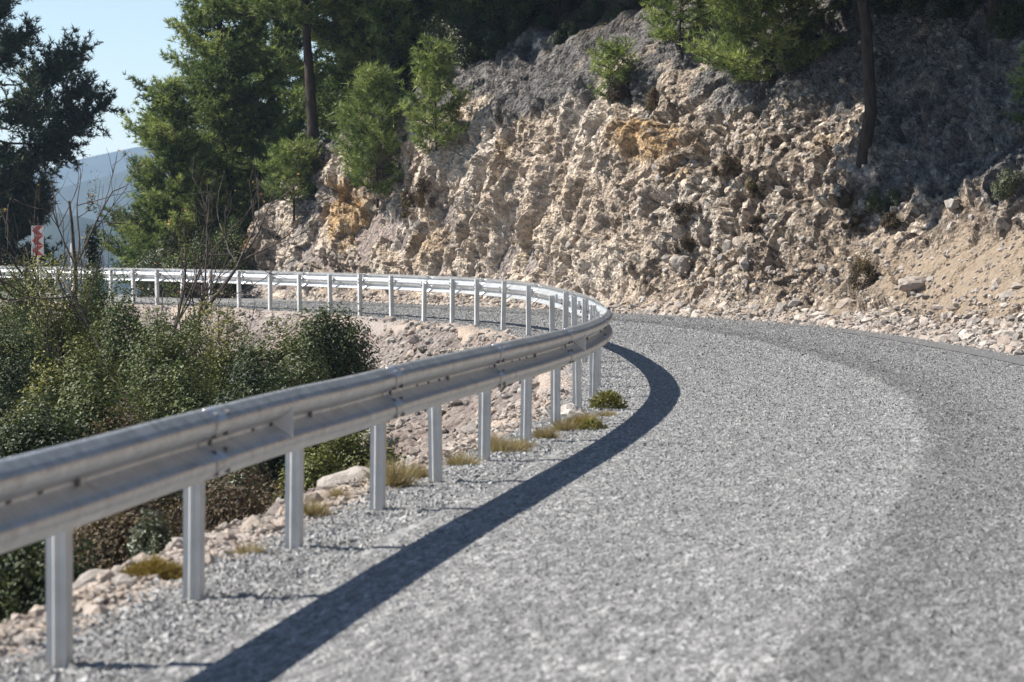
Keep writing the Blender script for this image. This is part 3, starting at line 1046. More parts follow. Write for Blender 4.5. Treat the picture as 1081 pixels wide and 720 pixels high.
def bolt_mesh(nm, r, l, m, box=None):
    mb = MB()
    if box: mb.box((0, 0, 0), (1, 0, 0), (0, 1, 0), up3, *box)
    else: mb.cyl((0, -.008, 0), (0, l, 0), r, 8)
    me = mesh_np(nm, np.concatenate(mb.V), [np.concatenate(v) for v in mb.F.values()])
    me.materials.append(m)
    return me


BOLT, BIGBOLT, SLOT = bolt_mesh('bolt', .012, .014, M['boltgrey']), bolt_mesh('bolt', .016, .016, M['boltgrey']), bolt_mesh('slot', 0, 0, M['bolt'], (.05, .008, .018))
FAR = MB()
for i in range(len(splices) - 1):
    a, b = splices[i] - .16, splices[i + 1] + .16
    s = np.linspace(a, b, max(12, int((b - a) / .2)))
    lift = np.linspace(.004, -.001, len(s))
    nl = len(loop)
    off = BEAM_OFF + loop[None, :, 1] + lift[:, None]
    Sg = np.repeat(s, nl)
    p, _ = curve(Sg, off.ravel())
    dent = .006 * vnoise(np.column_stack([Sg * .6, 0 * Sg, 0 * Sg]), 5)
    z = (rail_h(s) - .31)[:, None] + loop[None, :, 0]
    V = np.column_stack([p, z.ravel() + dent])
    k = len(s)
    ii = np.arange(k - 1)[:, None] * nl
    j = np.arange(nl)[None]
    jn = (j + 1) % nl
    f = np.stack([ii + j, ii + nl + j, ii + nl + jn, ii + jn], -1).reshape(-1, 4)
    e1 = np.arange(21)
    ends = []
    for base_i in (0, (k - 1) * nl):
        for q in range(20):
            ends.append([base_i + q, base_i + q + 1, base_i + nl - 2 - q, base_i + nl - 1 - q])
    me = mesh_np('beam', V, np.vstack([f, np.array(ends)]), None, True)
    bo = obj('beam', me, M['steel'], rail)
    # splice bolts at the start of the panel, slots further along
    todo = []
    for ds in (-.1, .1):
        for hz_, dep in ((.030, .060), (.118, .052), (.192, .052), (.280, .060)):
            todo.append((a + .16 + ds, dep, hz_, BOLT))
    for ps in (splices[i], (splices[i] + splices[i + 1]) / 2):
        todo.append((ps, .004, .155, BIGBOLT))
    for ds in (.8, 1.15, 1.5):
        todo.append((a + .16 + ds, .004, .157, SLOT))
    for s_, dep, hz_, me_ in todo:
        c, n3, t3 = frame_at(s_, BEAM_OFF + dep)
        c[2] = rail_h(s_) - .31 + hz_
        if 6 < c[1] < 27 and s_ < S_APEX:
            bb = obj('slot' if me_ is SLOT else 'bolt', me_, None, bo)
            bb.matrix_world = Matrix(((t3[0], n3[0], 0, c[0]), (t3[1], n3[1], 0, c[1]), (0, 0, 1, c[2]), (0, 0, 0, 1)))
        elif me_ is not SLOT:
            FAR.box(c + n3 * .006, t3, n3, up3, .024, .024, .024)

rng_p = random.Random(3)
for i, s in enumerate(post_s):
    c, n3, t3 = frame_at(s, 0)
    topz = float(rail_h(s)) - float(np.interp(s, [S_APEX - 6, S_APEX + 6], [.10, .035])) + rng_p.uniform(-.02, .025)
    px_ = CX + F * c[0] / c[1] if c[1] > 2 else -999
    if s > S_APEX and (abs(px_ - 447) < 6 or abs(px_ - 584) < 6): topz -= .09
    lean = n3 * rng_p.uniform(-.02, .02) + t3 * rng_p.uniform(-.03, .03)
    w2, d2, th = .037, .044, .006                       # half width across the road, half depth along it
    u_ = [(-w2, -d2), (-.012, -d2), (-.006, -d2 - .007), (.006, -d2 - .007), (.012, -d2), (w2, -d2), (w2, d2), (w2 - .016, d2), (w2 - .016, d2 - th), (w2 - th, d2 - th),
          (w2 - th, -d2 + th), (-w2 + th, -d2 + th), (-w2 + th, d2 - th), (-w2 + .016, d2 - th), (-w2 + .016, d2), (-w2, d2)]
    V = []
    for z in (-1.1, topz):
        for a_, b_ in u_:
            V.append(c + n3 * a_ + t3 * b_ + up3 * z + lean * (z + .5))
    nq = len(u_)
    f4 = np.array([[k, (k + 1) % nq, nq + (k + 1) % nq, nq + k] for k in range(nq)])
    caps = (np.arange(nq) + nq)[None]
    me = mesh_np('post', np.array(V), [f4, caps])
    po = obj('post', me, M['post'], rail)
    mb = MB()
    zc = float(rail_h(s)) - .155
    L_ = BEAM_OFF - w2 + .004
    cc_ = c + n3 * (w2 + L_ / 2 - .002) + up3 * zc
    mb.box(cc_ + up3 * .055, t3, n3, up3, .075, L_, .006)
    mb.box(cc_ - up3 * .055, t3, n3, up3, .075, L_, .006)
    mb.box(cc_ - t3 * .034, t3, n3, up3, .006, L_ - .002, .104)
    mb.build('spacer', M['steel'], po)
    if s > S_APEX:
        for q in (-.03, .03):
            FAR.box(c - n3 * (w2 + .006) + up3 * (zc + q), t3, n3, up3, .022, .016, .022)
tag(FAR.build('bolts', M['bolt'], rail), kind='stuff')

# triangular reflector plates standing in the hollow of the beam
for s in (s_at_x(272, False), s_at_x(598, False), s_at_x(420, True), s_at_x(250, True)):
    c, n3, t3 = frame_at(s, BEAM_OFF + .006)
    zc = float(rail_h(s)) - .155
    V = []
    for q in (-.0025, .0025):
        for (aa, zz_) in ((0, -.012), (.088, -.078), (.088, .078), (0, .012)):
            V.append(c + n3 * aa + up3 * (zc + zz_) + t3 * (q + .03))
    mb = MB()
    mb.add(np.array(V), np.array([[0, 1, 2, 3], [7, 6, 5, 4], [0, 4, 5, 1], [1, 5, 6, 2], [2, 6, 7, 3], [3, 7, 4, 0]]))
    mb.build('reflector', M['refl'], rail)

# ------------------------------------------------------------------ signs at the far end
def chevron_sign():
    b = at(40, 254, 66)
    base = (b[0], b[1], gz(b[0], b[1]))
    r = thing('chevron_sign', 'small upright white board with red arrow bands beside the dark pine', 'road sign', base)
    zc = b[2] - base[2]
    ax = np.array([1., .25, 0]); ax /= np.linalg.norm(ax)
    ay = np.array([-ax[1], ax[0], 0])
    mb = MB(); mb.cyl((0, .04, -.3), (0, .04, zc + .3), .03, 8); mb.build('pole', M['post'], r)
    mb = MB(); mb.box((0, 0, zc), ax, ay, up3, .29, .02, .72); bd = mb.build('board', M['sign_white'], r)
    mb = MB()
    for cz in (-.24, 0, .24):
        V = []
        for q in (-.014, -.010):
            for (x_, z_) in ((-.14, .0), (-.01, .115), (.14, .115), (.01, 0), (.14, -.115), (-.01, -.115)):
                V.append(np.array([0, 0, zc + cz + z_]) + ax * x_ + ay * q)
        V = np.array(V)
        mb.add(V, np.array([[0, 3, 2, 1], [0, 5, 4, 3], [6, 7, 8, 9], [6, 9, 10, 11]]))
        mb.add(V, np.array([[k, (k + 1) % 6, (k + 1) % 6 + 6, k + 6] for k in range(6)]))
    mb.build('arrow', M['sign_red'], bd)


def triangle_sign():
    b = at(76, 274, 70.5)
    base = (b[0], b[1], gz(b[0], b[1]))
    zc = b[2] - base[2]
    r = thing('warning_sign', 'grey back of a triangular warning sign on a thin pole', 'road sign', base)
    mb = MB(); mb.cyl((0, -.035, -.3), (0, -.035, zc + .42), .028, 8); mb.build('pole', M['sign_white'], r)
    V = np.array([(x_, y_, zc + z_) for y_ in (0, .012) for (x_, z_) in ((-.42, -.30), (.42, -.30), (0, .40))])
    mb = MB(); mb.add(V, np.array([[0, 1, 2], [5, 4, 3]])); mb.add(V, np.array([[0, 3, 4, 1], [1, 4, 5, 2], [2, 5, 3, 0]])); mb.build('plate', M['sign_back'], r)


chevron_sign()
triangle_sign()

# ------------------------------------------------------------------ trees
def gpt(x, d, dz=0.0):
    X = (x - CX) / F * d
    return np.array([X, d, gz(X, d) + dz])


def on_cliff(x, o, dz=-.15):
    """a point of the slope above the rock face that shows at column x, o metres behind the road edge"""
    s = np.arange(SEC_S[0], SEC_S[-1], .1)
    p, _ = curve(s, wid(s) + o)
    xx = CX + F * p[:, 0] / p[:, 1]
    i = np.argmin(abs(xx - x) + 1000 * (p[:, 1] < 20))
    return np.array([p[i, 0], p[i, 1], prof_z(s[i:i + 1], np.array([o]))[0] + dz])


def copy_thing(o, loc, rz, sc, label, group):
    c = o.copy(); C.objects.link(c)
    c.location = tuple(loc); c.rotation_euler = (0, 0, rz); c.scale = (sc, sc, sc)
    c['label'] = label; c['group'] = group
    for ch in o.children:
        d_ = ch.copy(); C.objects.link(d_); d_.parent = c
    return c


PT = 'pines beside the far bend'
pine('pine_tree', 'dark pine at the left picture edge, near the chevron sign', gpt(-12, 92), 14.4, 3.8, .30, 46, 'needle_dark', .21, 3, PT, trunk_r=.20, wdt=.032, up=.2, sub=2.6, shape='left', inner=.5, iso=True, nbl=8)
pine('pine_tree', 'tallest full green pine beside the gap of sky', gpt(232, 80), 12.4, 3.5, .05, 150, 'needle', .18, 5, PT, wdt=.024, up=.2, sub=1.5)
pine('pine_tree', 'short pine low at the left flank of the tallest green pine', gpt(180, 77), 6.2, 1.9, .03, 85, 'needle', .18, 6, PT, wdt=.024, sub=1.5)
pine('pine_tree', 'short dark pine under the left edge pine, behind the chevron sign', gpt(0, 90), 6.0, 2.1, .05, 85, 'needle_dark', .20, 4, PT, trunk_r=.09, wdt=.032, up=.05, sub=1.5, shape='round')
pB = pine('pine_tree', 'full green pine behind the rock spur end, right of the tallest one', gpt(290, 85), 13, 3.4, .04, 135, 'needle', .18, 7, PT, wdt=.024, sub=1.4)
b = pick(322, 146)
pine('pine_tree', 'pine with a bare dark trunk standing on the rock ridge', b + [0, .5, -.2], 9.0, 2.3, .40, 56, 'needle', .17, 8, PT, trunk_r=.14, wdt=.022, up=.05, sub=1.5, shape='flat')
pC = pine('pine_tree', 'green pine on the slope just right of the bare-trunked ridge pine', on_cliff(372, 8), 9, 2.7, .05, 110, 'needle', .17, 9, PT, wdt=.024, sub=1.4)
pine('pine_tree', 'green pine behind the two young pines of the ledge', on_cliff(432, 9), 9, 2.6, .04, 100, 'needle', .17, 10, PT, wdt=.024, sub=1.4)
pine('pine_tree', 'shaded pine above the ledge, just left of the slim dark trunk', on_cliff(486, 7), 9, 2.4, .12, 80, 'needle_dark', .17, 11, PT, wdt=.022, sub=1.4)
pD = pine('pine_tree', 'slim dark trunk rising above the fluted pale rock', on_cliff(514, 4.6), 10, 3.5, .26, 100, 'needle', .18, 12, PT, trunk_r=.13, wdt=.032, up=.12, sub=1.5, shape='flat')
pE = pine('pine_tree', 'straight dark pine trunk in front of the shaded right part of the cliff', pick(905, 170) + [0, .1, -.3], 13.5, 6.2, .34, 200, 'needle', .20, 13, PT, trunk_r=.115, wdt=.055, up=.03, shape='flat', sub=1.6, nbl=15)
WS = 'pines of the wooded slope above the rock face'
rs = np.random.default_rng(12)
# closed wood on the slope behind
for k, (x, o_) in enumerate([(312, 9), (338, 9), (338, 14), (328, 19), (355, 7), (398, 13), (455, 14), (505, 12), (540, 11), (575, 13), (320, 15), (420, 18), (480, 19), (560, 18), (610, 15), (370, 20), (600, 9), (628, 10.5), (655, 12), (582, 9.5)]):
    copy_thing((pC, pB)[k % 2], on_cliff(x, o_), rs.uniform(0, 6), rs.uniform(.75, 1.0), 'pine standing in the closed wood on the slope behind the rock ridge', WS)
# tall pines whose crowns shade the upper rock
for x, o_, sc_, src in [(392, 4.0, 1.5, 0), (425, 4.2, 1.5, 0), (436, 4.6, 1.35, 2), (405, 5.2, 1.2, 2), (500, 6.5, 1.25, 0), (545, 5.6, 1.1, 0), (590, 6.2, 1.1, 0), (640, 6.8, 1.05, 0), (690, 9, 1.05, 0),
                        (772, 5.6, 1.05, 1), (835, 5.4, 1.0, 1), (868, 6.6, 1.1, 1), (965, 5.2, 1.0, 1), (1045, 5.4, 1.0, 1), (1130, 5.6, 1.0, 1), (910, 8.5, 1.1, 1), (868, 8.0, .9, 2), (945, 7.4, .95, 2), (1010, 7.0, .9, 2), (1075, 6.8, .9, 2), (508, 5.4, 1.0, 2), (548, 5.8, 1.1, 2), (592, 6.2, 1.1, 2), (640, 6.6, 1.0, 2), (690, 7.4, 1.0, 2)]:
    copy_thing((pD, pE, pC)[src], on_cliff(x, o_), rs.uniform(0, 6), sc_, 'tall pine above the picture whose crown shades the upper rock face', 'tall pines over the rock face')

YG = 'young pines on the rock face'
pine('young_pine', 'wider young pine on the ledge above the orange rock', pick(400, 208) + [0, .1, -.1], 3.3, 1.3, .05, 46, 'needle_young', .21, 21, YG, cat='young pine', wdt=.017, shape='cone', up=.4, trunk_r=.035, sub=1.15)
pine('young_pine', 'slimmer young pine on the ledge, right of the wider one', pick(462, 168) + [0, .1, -.1], 2.9, 1.0, .08, 38, 'needle_young', .19, 22, YG, cat='young pine', wdt=.018, up=.5, trunk_r=.03, sub=1.15)
pine('young_pine', 'low rounded young pine near the left end of the rock spur', pick(308, 212) + [0, 0, -.15], 1.5, .8, .02, 30, 'needle_young', .17, 23, YG, cat='young pine', wdt=.017, shape='round', up=.45, trunk_r=.03, sub=1.15)
pine('young_pine', 'tiny bright pine seedling alone high on the pale rock face', pick(645, 100) + [0, 0, -.1], 1.1, .5, .02, 20, 'needle_young', .15, 24, YG, cat='young pine', wdt=.015, shape='round', up=.6, trunk_r=.02, sub=1.15)
pine('young_pine', 'bright young pine at the top of the picture, left of the wide one', pick(716, 48) + [0, 0, -.1], 1.7, 1.0, .02, 34, 'needle_young', .16, 25, YG, cat='young pine', wdt=.016, shape='round', up=.2, trunk_r=.03, sub=1.15)
pine('young_pine', 'wide bright young pine at the top, spreading over the scree', pick(805, 80) + [0, 0, -.1], 2.0, 1.6, .02, 46, 'needle_young', .16, 26, YG, cat='young pine', wdt=.016, shape='round', up=.12, trunk_r=.03, sub=1.15)
pine('young_pine', 'bright young pine cut by the right picture edge', pick(1079, 140) + [.35, 0, -.1], 1.7, .55, .02, 26, 'needle_young', .15, 27, YG, cat='young pine', wdt=.012, up=.4, trunk_r=.03)

# ------------------------------------------------------------------ evergreen oak shrubs in the hollow
SH = 'evergreen shrubs in the hollow inside the bend'


def hollow(label, x, ytop, d, wpx, mat='oak', seed=1, n=17000, leaf=(.050, .037), extra=0., ragged=.16):
    g = gpt(x, d)
    top = CH - (ytop - HY) / F * d
    h = max(.5, top - g[2])
    w = 1.5 * wpx / F * d
    h *= 1.04
    area = math.pi * w * h * .8 + math.pi * w * w / 4
    n = int(min(85000, 4.2 * area / (leaf[0] * leaf[1] * .5)) * (1 if mat.startswith('oak') else .45))
    shrub('shrub', label, g + [0, 0, -.1], (w, w * .9, h + .1), n, mat, leaf, seed, SH, ragged=ragged, ncl=24, clump=.46)


hollow('round green shrub below the chevron sign', 60, 276, 46, 110, 'oak_yellow', 1, 19000)
hollow('upright green shrub below the tall bare tree', 128, 292, 43, 100, 'oak', 2, 20000)
hollow('dark shrub cut by the left picture edge above the rail', 4, 322, 39, 130, 'oak_dark', 3, 20000)
hollow('yellowish green shrub in front of the dark one at the left edge', 58, 342, 35, 130, 'oak_yellow', 4, 22000)
hollow('low broad green shrub left of the middle of the hollow', 182, 335, 39, 120, 'oak', 5, 20000)
hollow('green shrub in the middle of the hollow below the small bare tree', 232, 330, 43, 110, 'oak_yellow', 6, 19000)
hollow('low green shrub between the middle shrub and the rounded right one', 292, 334, 42, 90, 'oak', 7, 16000)
hollow('rounded green shrub at the right end of the hollow', 350, 320, 43, 86, 'oak', 8, 19000)
hollow('dark leafy sapling standing between the chevron sign and the tall bare tree', 97, 208, 56, 20, 'oak_dark', 22, 8000, (.05, .034), ragged=.6)
hollow('green shrub hiding the end of the far rail at the foot of the leafy sapling', 100, 272, 54, 62, 'oak', 23, 9000)
hollow('green shrub at the left picture edge just below the level of the far rail', 14, 288, 52, 100, 'oak', 24, 9000)
hollow('olive shrub at the left edge with its top against the foot of the sign pole', 28, 278, 57, 60, 'oak_yellow', 25, 9000)
hollow('dark low shrub just above the middle of the near rail', 262, 372, 33, 130, 'oak_dark', 9, 20000)
hollow('purplish brown leafless shrub right behind the near rail', 140, 398, 25.5, 120, 'brown', 10, 9000, (.04, .022), ragged=.5)
hollow('dark shrub behind the rail at the lower left edge', 12, 395, 28, 160, 'oak_dark', 11, 20000)
hollow('dark green shrub above the rail between the left edge and the brown shrub', 95, 378, 31, 120, 'oak', 19, 20000)
hollow('dark green shrub above the rail right of the brown shrub', 205, 372, 34, 110, 'oak', 20, 19000)
hollow('low dark shrub behind the rail below the rounded right shrub', 322, 378, 36, 90, 'oak_dark', 21, 16000)
hollow('green shrub seen below the rail between third and fourth post', 352, 440, 31, 110, 'oak_yellow', 12, 18000)
hollow('brown twiggy bush below the rail between second and third post', 252, 478, 20, 115, 'brown', 13, 12000, (.034, .02), ragged=.5)
hollow('dark brown bush below the rail between first and second post', 125, 505, 17, 150, 'brown', 14, 14000, (.034, .02), ragged=.5)
hollow('grey green small bush among brown twigs below the rail', 165, 542, 15.4, 62, 'oak_pale', 15, 7000, (.028, .016))
hollow('dark bush below the rail at the lower left corner', 22, 540, 14.2, 150, 'oak_dark', 16, 16000, (.035, .022))
hollow('small pale green shrub peeping over the rail right of the brown shrub', 262, 410, 26, 42, 'oak_pale', 17, 5000, (.035, .022))
hollow('small dark shrub at the foot of the stony bank', 412, 474, 31, 60, 'oak', 18, 8000)

# shrubs far below the left pine and behind the far rail
shrub('shrub', 'dark undergrowth bush at the foot of the big green pines', gpt(215, 73), (2.2, 2, 1.9), 12000, 'oak', (.07, .045), 30, 'bushes by the far road', ncl=28)
shrub('shrub', 'dark bush behind the far rail beside the rock spur end', gpt(246, 74), (1.6, 1.5, 2.2), 10000, 'oak', (.07, .045), 31, 'bushes by the far road', ncl=26)
shrub('shrub', 'leafy bush behind the far rail under the short pine', gpt(172, 74), (2.0, 1.8, 1.7), 10000, 'oak_pale', (.07, .045), 32, 'bushes by the far road', ncl=26)
shrub('shrub', 'grey green bush above the ledge beside the slim dark trunk', on_cliff(488, 4.0), (2.3, 2.0, 2.1), 22000, 'oak_pale', (.055, .035), 33, 'bushes on the slope', ncl=30)
shrub('shrub', 'dark bush on the slope between the ridge pine and the young pines', on_cliff(352, 5), (1.8, 1.6, 1.3), 9000, 'oak', (.06, .04), 34, 'bushes on the slope', ncl=26)

ub = shrub('shrub', 'green bush of the undergrowth on the wooded slope behind the rock ridge', on_cliff(338, 5.5), (2.3, 2.1, 2.0), 15000, 'oak_pale', (.075, .05), 35, 'undergrowth bushes behind the ridge', ncl=26)
for k, (x, o_) in enumerate([(318, 7), (352, 7.5), (372, 6), (392, 5.4), (412, 6.5), (330, 10), (365, 11), (400, 10), (440, 8), (462, 6.4), (300, 8)]):
    copy_thing(ub, on_cliff(x, o_), k * 1.7, rs.uniform(.8, 1.3), 'green bush of the undergrowth on the wooded slope behind the rock ridge', 'undergrowth bushes behind the ridge')

db = shrub('shrub', 'dark scrub bush clinging to the shaded crest of the rock face', on_cliff(520, 4.4), (1.5, 1.3, 1.0), 9000, 'oak_dark', (.06, .04), 36, 'dark scrub on the shaded crest', ncl=22, ragged=.3)
for k, (x, o_) in enumerate([(545, 4.9), (575, 5.4), (600, 4.6), (628, 5.6), (655, 5.2), (690, 6.0), (850, 6.2), (880, 5.6), (935, 5.9), (960, 5.3), (990, 6.0), (1015, 5.5), (1045, 5.9), (1066, 5.3)]):
    copy_thing(db, on_cliff(x, o_), k * 2.1, rs.uniform(.6, 1.15), 'dark scrub bush clinging to the shaded crest of the rock face', 'dark scrub on the shaded crest')

# small plants of the rock face
CB = 'cushion bushes on the rock face'
for k, (x, y, w, h, mat, lab) in enumerate([
    (910, 300, 38, 34, 'brown', 'large brown dome bush low on the scree, the biggest of the cushions'),
    (720, 232, 30, 20, 'brown', 'grey brown cushion on the mid scree below the ochre rock'),
    (722, 262, 22, 16, 'brown', 'dark cushion just below the grey brown one of the mid scree'),
    (922, 222, 22, 24, 'oak_pale', 'olive green cushion below the dark pine trunk'),
    (945, 215, 16, 18, 'oak_pale', 'small olive cushion right of the dark pine trunk'),
    (895, 215, 28, 20, 'brown', 'brown cushion left of the olive ones below the trunk'),
    (900, 240, 26, 18, 'brown', 'brown cushion between the olive ones and the large dome'),
    (940, 238, 22, 18, 'brown', 'brown cushion right above the large dome'),
    (690, 110, 22, 22, 'brown', 'dry cushion below the bright young pine at the top'),
    (655, 102, 22, 18, 'brown', 'dry cushion at the foot of the tiny seedling'),
    (765, 180, 26, 18, 'brown', 'dry cushion on the scree above the ochre rock'),
    (795, 205, 24, 18, 'brown', 'dry cushion in the upper middle of the scree'),
    (445, 215, 26, 32, 'brown', 'dark brown clump hanging below the slimmer young pine'),
    (428, 225, 20, 26, 'brown', 'dark brown clump below the wider young pine'),
    (1060, 205, 36, 30, 'oak_pale', 'grey green cushion high near the right picture edge'),
    (800, 240, 26, 16, 'brown', 'flat dry cushion in the middle of the right scree'),
]):
    p = pick(x, y)
    sc_ = p[1] / F
    shrub('cushion_bush', lab, p + [0, 0, -.05], (1.25 * w * sc_, 1.25 * w * sc_, h * sc_ * 1.25), 4200, mat, (.055, .018), 50 + k, CB, 'bush', ncl=14, stems=False, ragged=.2)


# ------------------------------------------------------------------ bare trees
def bare_tree(label, base, h, seed, leafn, spread=.5):
    global RNG
    RNG = np.random.default_rng(seed)
    root = thing('bare_tree', label, 'bare tree', tuple(base), 'leafless trees in the hollow')
    mb = MB()
    tips = []

    def grow(p, d_, L, r, lev):
        n_ = 5
        pts = [p]
        for _ in range(n_):
            d_ = unit(d_ + RNG.normal(0, .10, 3) + np.array([0, 0, .08]))
            pts.append(pts[-1] + d_ * L / n_)
        mb.tube(pts, np.linspace(r, r * .55, n_ + 1), 6 if lev < 2 else 4)
        tips.append(pts[-1])
        if lev >= 4: return
        for q in range(RNG.integers(3, 5)):
            i = RNG.integers(2, n_ + 1)
            nd = unit(d_ + spread * 1.5 * RNG.normal(size=3) + np.array([0, 0, .15]))
            grow(pts[i], nd, L * RNG.uniform(.5, .75), r * .5, lev + 1)

    for q in range(2):
        grow(np.array([q * .15, 0, -.3]), unit(np.array([(-.25, .3)[q], 0, 1.])), h * .62, .048 * h / 3, 0)
    mb.build('trunk', M['twig'], root, True)
    tips = np.array(tips)
    c = tips[RNG.integers(0, len(tips), leafn)] + RNG.normal(0, .05, (leafn, 3))
    obj('leaves', leaves_mesh('leaves', c, unit(RNG.normal(size=(leafn, 3))), RNG.random(leafn), .075, .055), M['autumn'], root)
    return root


g = gpt(118, 47)
bare_tree('tall bare tree with a few orange leaves left of the sky gap', g, CH - (185 - HY) / F * 46 - g[2], 11, 26, .35)
g = gpt(165, 44)
bare_tree('small bare tree spreading in front of the far rail', g, CH - (262 - HY) / F * 44 - g[2], 15, 30, .5)

# ------------------------------------------------------------------ near edge: boulders and plants
def sp(x, y, dz=0.):
    d_ = CH * F / (y - HY)
    return np.array([(x - CX) / F * d_, d_, dz])


boulder('boulder', sp(112, 618, -.02), (.17, .13, .085), 'flat tan rock left of the yellow cushion plant', 3, tint=.33)
boulder('boulder', sp(372, 512, .0), (.22, .16, .10), 'angular tan rock left of the fourth post', 5, tint=.33)
boulder('boulder', sp(341, 527, -.02), (.13, .11, .07), 'small tan rock between the third post and the angular rock', 6, tint=.5)
boulder('boulder', sp(8, 668, -.04), (.11, .1, .07), 'brownish rock on the edge at the left picture border', 8, tint=.5)
boulder('boulder', sp(602, 440, -.03), (.20, .16, .12), 'pale rock behind the posts near the bend apex', 9, tint=.85)
boulder('boulder', sp(560, 458, -.06), (.16, .13, .09), 'pale rock beside the seventh post', 10, tint=.75)
BG = 'larger stones in the rubble at the cliff foot'
rb = np.random.default_rng(4)
for k in range(24):
    x = [655, 672, 690, 705, 720, 735, 752, 770, 790, 812, 836, 852, 868, 884, 900, 918, 935, 952, 970, 990, 1010, 1030, 1052, 1072][k]
    s = s_out(x)
    o_ = rb.uniform(-.25, .6)
    p_, _ = curve(np.array([s]), np.array([wid(s) + o_]))
    r_s = rb.uniform(.07, .16)
    boulder('boulder', (p_[0, 0], p_[0, 1], prof_z(np.array([s]), np.array([max(o_, 0.)]))[0] + .03), (r_s, r_s * .85, r_s * .7), 'larger pale stone among the rubble at the cliff foot', 20 + k, BG, tint=rb.uniform(.2, .9))
b = pick(718, 280)
boulder('boulder', b, (.22, .2, .2), 'upright grey boulder on the scree below the dark cushion', 60, tint=.05)
b = pick(962, 300)
boulder('boulder', b, (.36, .25, .14), 'long flat tan boulder right of the large brown dome bush', 61, tint=.4)

tuft_plant('cushion_plant', 'yellow brown cushion plant beside the second post', sp(160, 615, -.02), .115, .16, 1400, 'moss', 1, dome=True, wd=.005)
tuft_plant('spurge', 'yellow green leafy plant at the road edge near the bend apex', sp(642, 432, 0), .17, .17, 230, 'spurge', 2, wd=.014, dome=True)
tuft_plant('spurge', 'low green plant nearer the camera than the yellow green one', sp(624, 455, 0), .09, .12, 110, 'spurge', 3, wd=.012, dome=True)
tuft_plant('straw_tuft', 'straw coloured grass tuft between the sixth and seventh post', sp(533, 478, -.01), .13, .17, 170, 'dry', 4, 'grass tuft', .004)
tuft_plant('straw_tuft', 'dry grey green tuft right of the fourth post', sp(412, 515, -.01), .2, .10, 170, 'dry', 5, 'grass tuft', .005)
tuft_plant('straw_tuft', 'straw grass tuft by the eighth post', sp(577, 463, -.02), .12, .10, 120, 'dry', 7, 'grass tuft', .005)
for k, (x, y, h_, r_t, nn) in enumerate([(262, 588, .09, .08, 60), (330, 545, .12, .07, 80), (355, 528, .10, .06, 60), (440, 506, .13, .08, 90),
                                          (486, 492, .12, .10, 90), (520, 476, .15, .06, 70), (548, 474, .10, .10, 80), (595, 456, .14, .08, 80), (618, 446, .12, .09, 80), (640, 440, .08, .1, 70)]):
    tuft_plant('straw_tuft', 'thin dry grass tuft on the broken edge behind the guardrail posts', sp(x, y, -.01), h_, r_t, nn, 'dry', 40 + k, 'grass tuft', .004, 'thin dry grass tufts along the shoulder')
tuft_plant('straw_tuft', 'brown tuft at the foot of the ninth post', sp(612, 452, -.02), .12, .14, 240, 'moss', 9, 'grass tuft', .005)

# ------------------------------------------------------------------ distant ridges
def ridge(d, xa, xb, pts, depth, seed, amp):
    X = np.linspace(xa, xb, 260)
    V = np.linspace(-1, 1, 90)
    XG, VG = np.meshgrid(X, V, indexing='ij')
    px_ = CX + F * XG / d
    y_top = np.interp(px_, [p[0] for p in pts], [p[1] for p in pts])
    zt = CH - (y_top - HY) / F * d
    base = -330.
    P3 = np.column_stack([XG.ravel() / (depth * .5), VG.ravel() * 2, 0 * VG.ravel()])
    h = (1 - np.abs(VG) ** 1.3)
    z = base + (zt - base) * h + amp * (fbm(P3 * 2.2, seed, 6).reshape(h.shape)) * np.minimum(1, 2.2 * (1 - np.abs(VG)))
    P3 = np.column_stack([XG.ravel(), (d + VG * depth).ravel(), z.ravel()])
    o = obj('hills', mesh_np('hills', P3, grid_faces(260, 90), None, True), M['hill'])
    return tag(o, kind='structure')


ridge(1400, -1300, 800, [(-2500, 120), (-300, 200), (40, 214), (75, 214), (105, 226), (150, 250), (400, 262), (1500, 240)], 380, 5, 6)
ridge(2300, -1900, 1300, [(-2500, 120), (-300, 185), (60, 200), (100, 193), (150, 178), (300, 182), (1500, 195)], 520, 6, 8)
ridge(3400, -2800, 2000, [(-2500, 140), (-300, 175), (60, 172), (100, 168), (160, 160), (320, 165), (1500, 170)], 700, 7, 9)

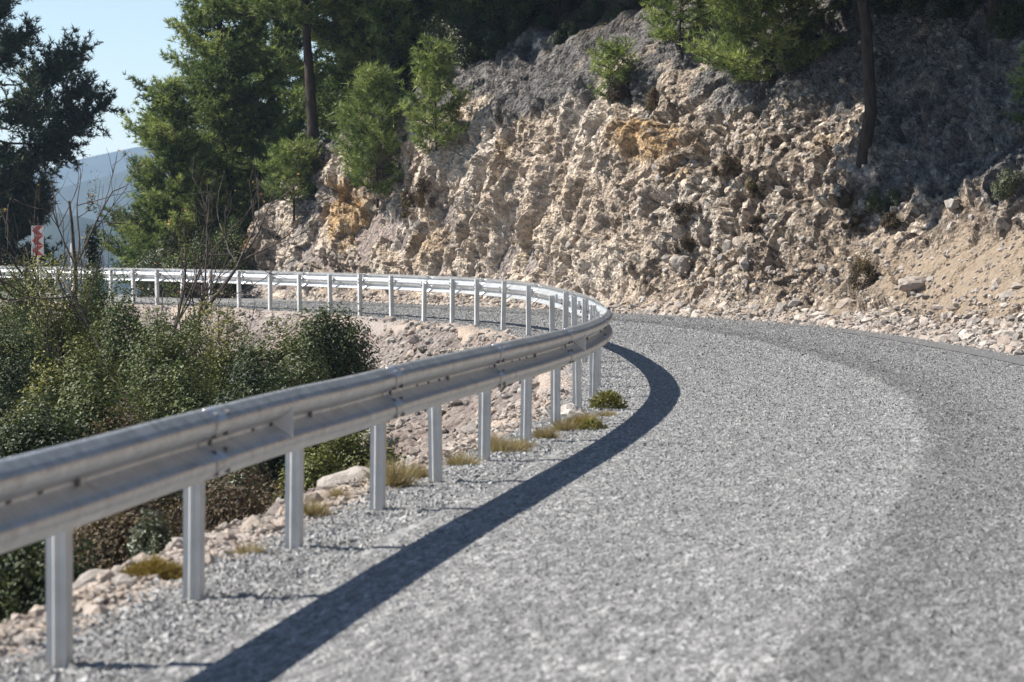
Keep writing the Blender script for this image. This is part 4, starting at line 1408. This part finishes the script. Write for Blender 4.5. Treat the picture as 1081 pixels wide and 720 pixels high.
# ------------------------------------------------------------------ air
def haze():
    x0, x1, y0, y1, z1 = -7200, 7200, -7200, 7400, max(max(v.co.z for v in o.data.vertices) for o in C.objects if o.name.startswith('hills')) + 6
    zmin = min(v.co.z for v in ground.data.vertices)
    z0 = min(zmin, -400) - 1
    V = np.array([(x, y, z) for x in (x0, x1) for y in (y0, y1) for z in (z0, z1)], float)
    o = obj('haze', mesh_np('haze', V, np.array([[0, 1, 3, 2], [4, 6, 7, 5], [0, 4, 5, 1], [2, 3, 7, 6], [0, 2, 6, 4], [1, 5, 7, 3]])))
    m = bpy.data.materials.new('air')
    m.use_nodes = True
    t = m.node_tree
    t.nodes.remove(t.nodes['Principled BSDF'])
    v = t.nodes.new('ShaderNodeVolumePrincipled')
    v.inputs['Color'].default_value = (.56, .74, 1.0, 1)
    v.inputs['Density'].default_value = HAZE
    v.inputs['Anisotropy'].default_value = .2
    t.links.new(v.outputs[0], t.nodes['Material Output'].inputs['Volume'])
    o.data.materials.append(m)
    return tag(o, 'thin blue air fading the far ridges', 'haze', kind='stuff')


HAZE = 0.00018
haze()

# ------------------------------------------------------------------ light, sky, camera
sun = Vector((-.985, .17, 1.04)).normalized()
el = math.asin(sun.z)
rot = math.atan2(sun.x, sun.y)
w = bpy.data.worlds.new('World')
bpy.context.scene.world = w
w.use_nodes = True
nt = w.node_tree
sky = nt.nodes.new('ShaderNodeTexSky')
sky.sky_type = 'NISHITA'
sky.sun_disc = False
sky.sun_elevation = el
sky.sun_rotation = rot
sky.altitude = 900
sky.air_density = 1.0
sky.dust_density = 0.0
sky.ozone_density = 1.0
bg = nt.nodes['Background']
bg.inputs['Strength'].default_value = .07
nt.links.new(sky.outputs[0], bg.inputs['Color'])
L = bpy.data.lights.new('sun', 'SUN')
L.energy = 5.0
L.angle = math.radians(.53)
L.color = (1, .955, .89)
lo = bpy.data.objects.new('sun', L)
C.objects.link(lo)
lo.rotation_euler = (-sun).to_track_quat('-Z', 'Y').to_euler()
lo.location = (-60, 10, 60)

cam = bpy.data.cameras.new('camera')
co = bpy.data.objects.new('camera', cam)
C.objects.link(co)
co.location = (0, 0, CH)
cam.sensor_width = 36
cam.lens = 36 * F / 1081
cam.clip_end = 80000
cam.clip_start = .1
co.rotation_euler = (math.radians(90) - math.atan((360 - HY) / F), 0, 0)
cam.dof.use_dof = True
cam.dof.focus_distance = 38
cam.dof.aperture_fstop = 5.0
bpy.context.scene.camera = co

S = bpy.context.scene
S.render.engine = 'CYCLES'
S.view_settings.view_transform = 'Standard'
S.view_settings.look = 'None'
S.view_settings.exposure = 0.98
S.view_settings.gamma = 1
S.view_settings.use_curve_mapping = False
S.cycles.use_denoising = True
S.cycles.max_bounces = 6
S.cycles.transparent_max_bounces = 8
S.cycles.volume_bounces = 1
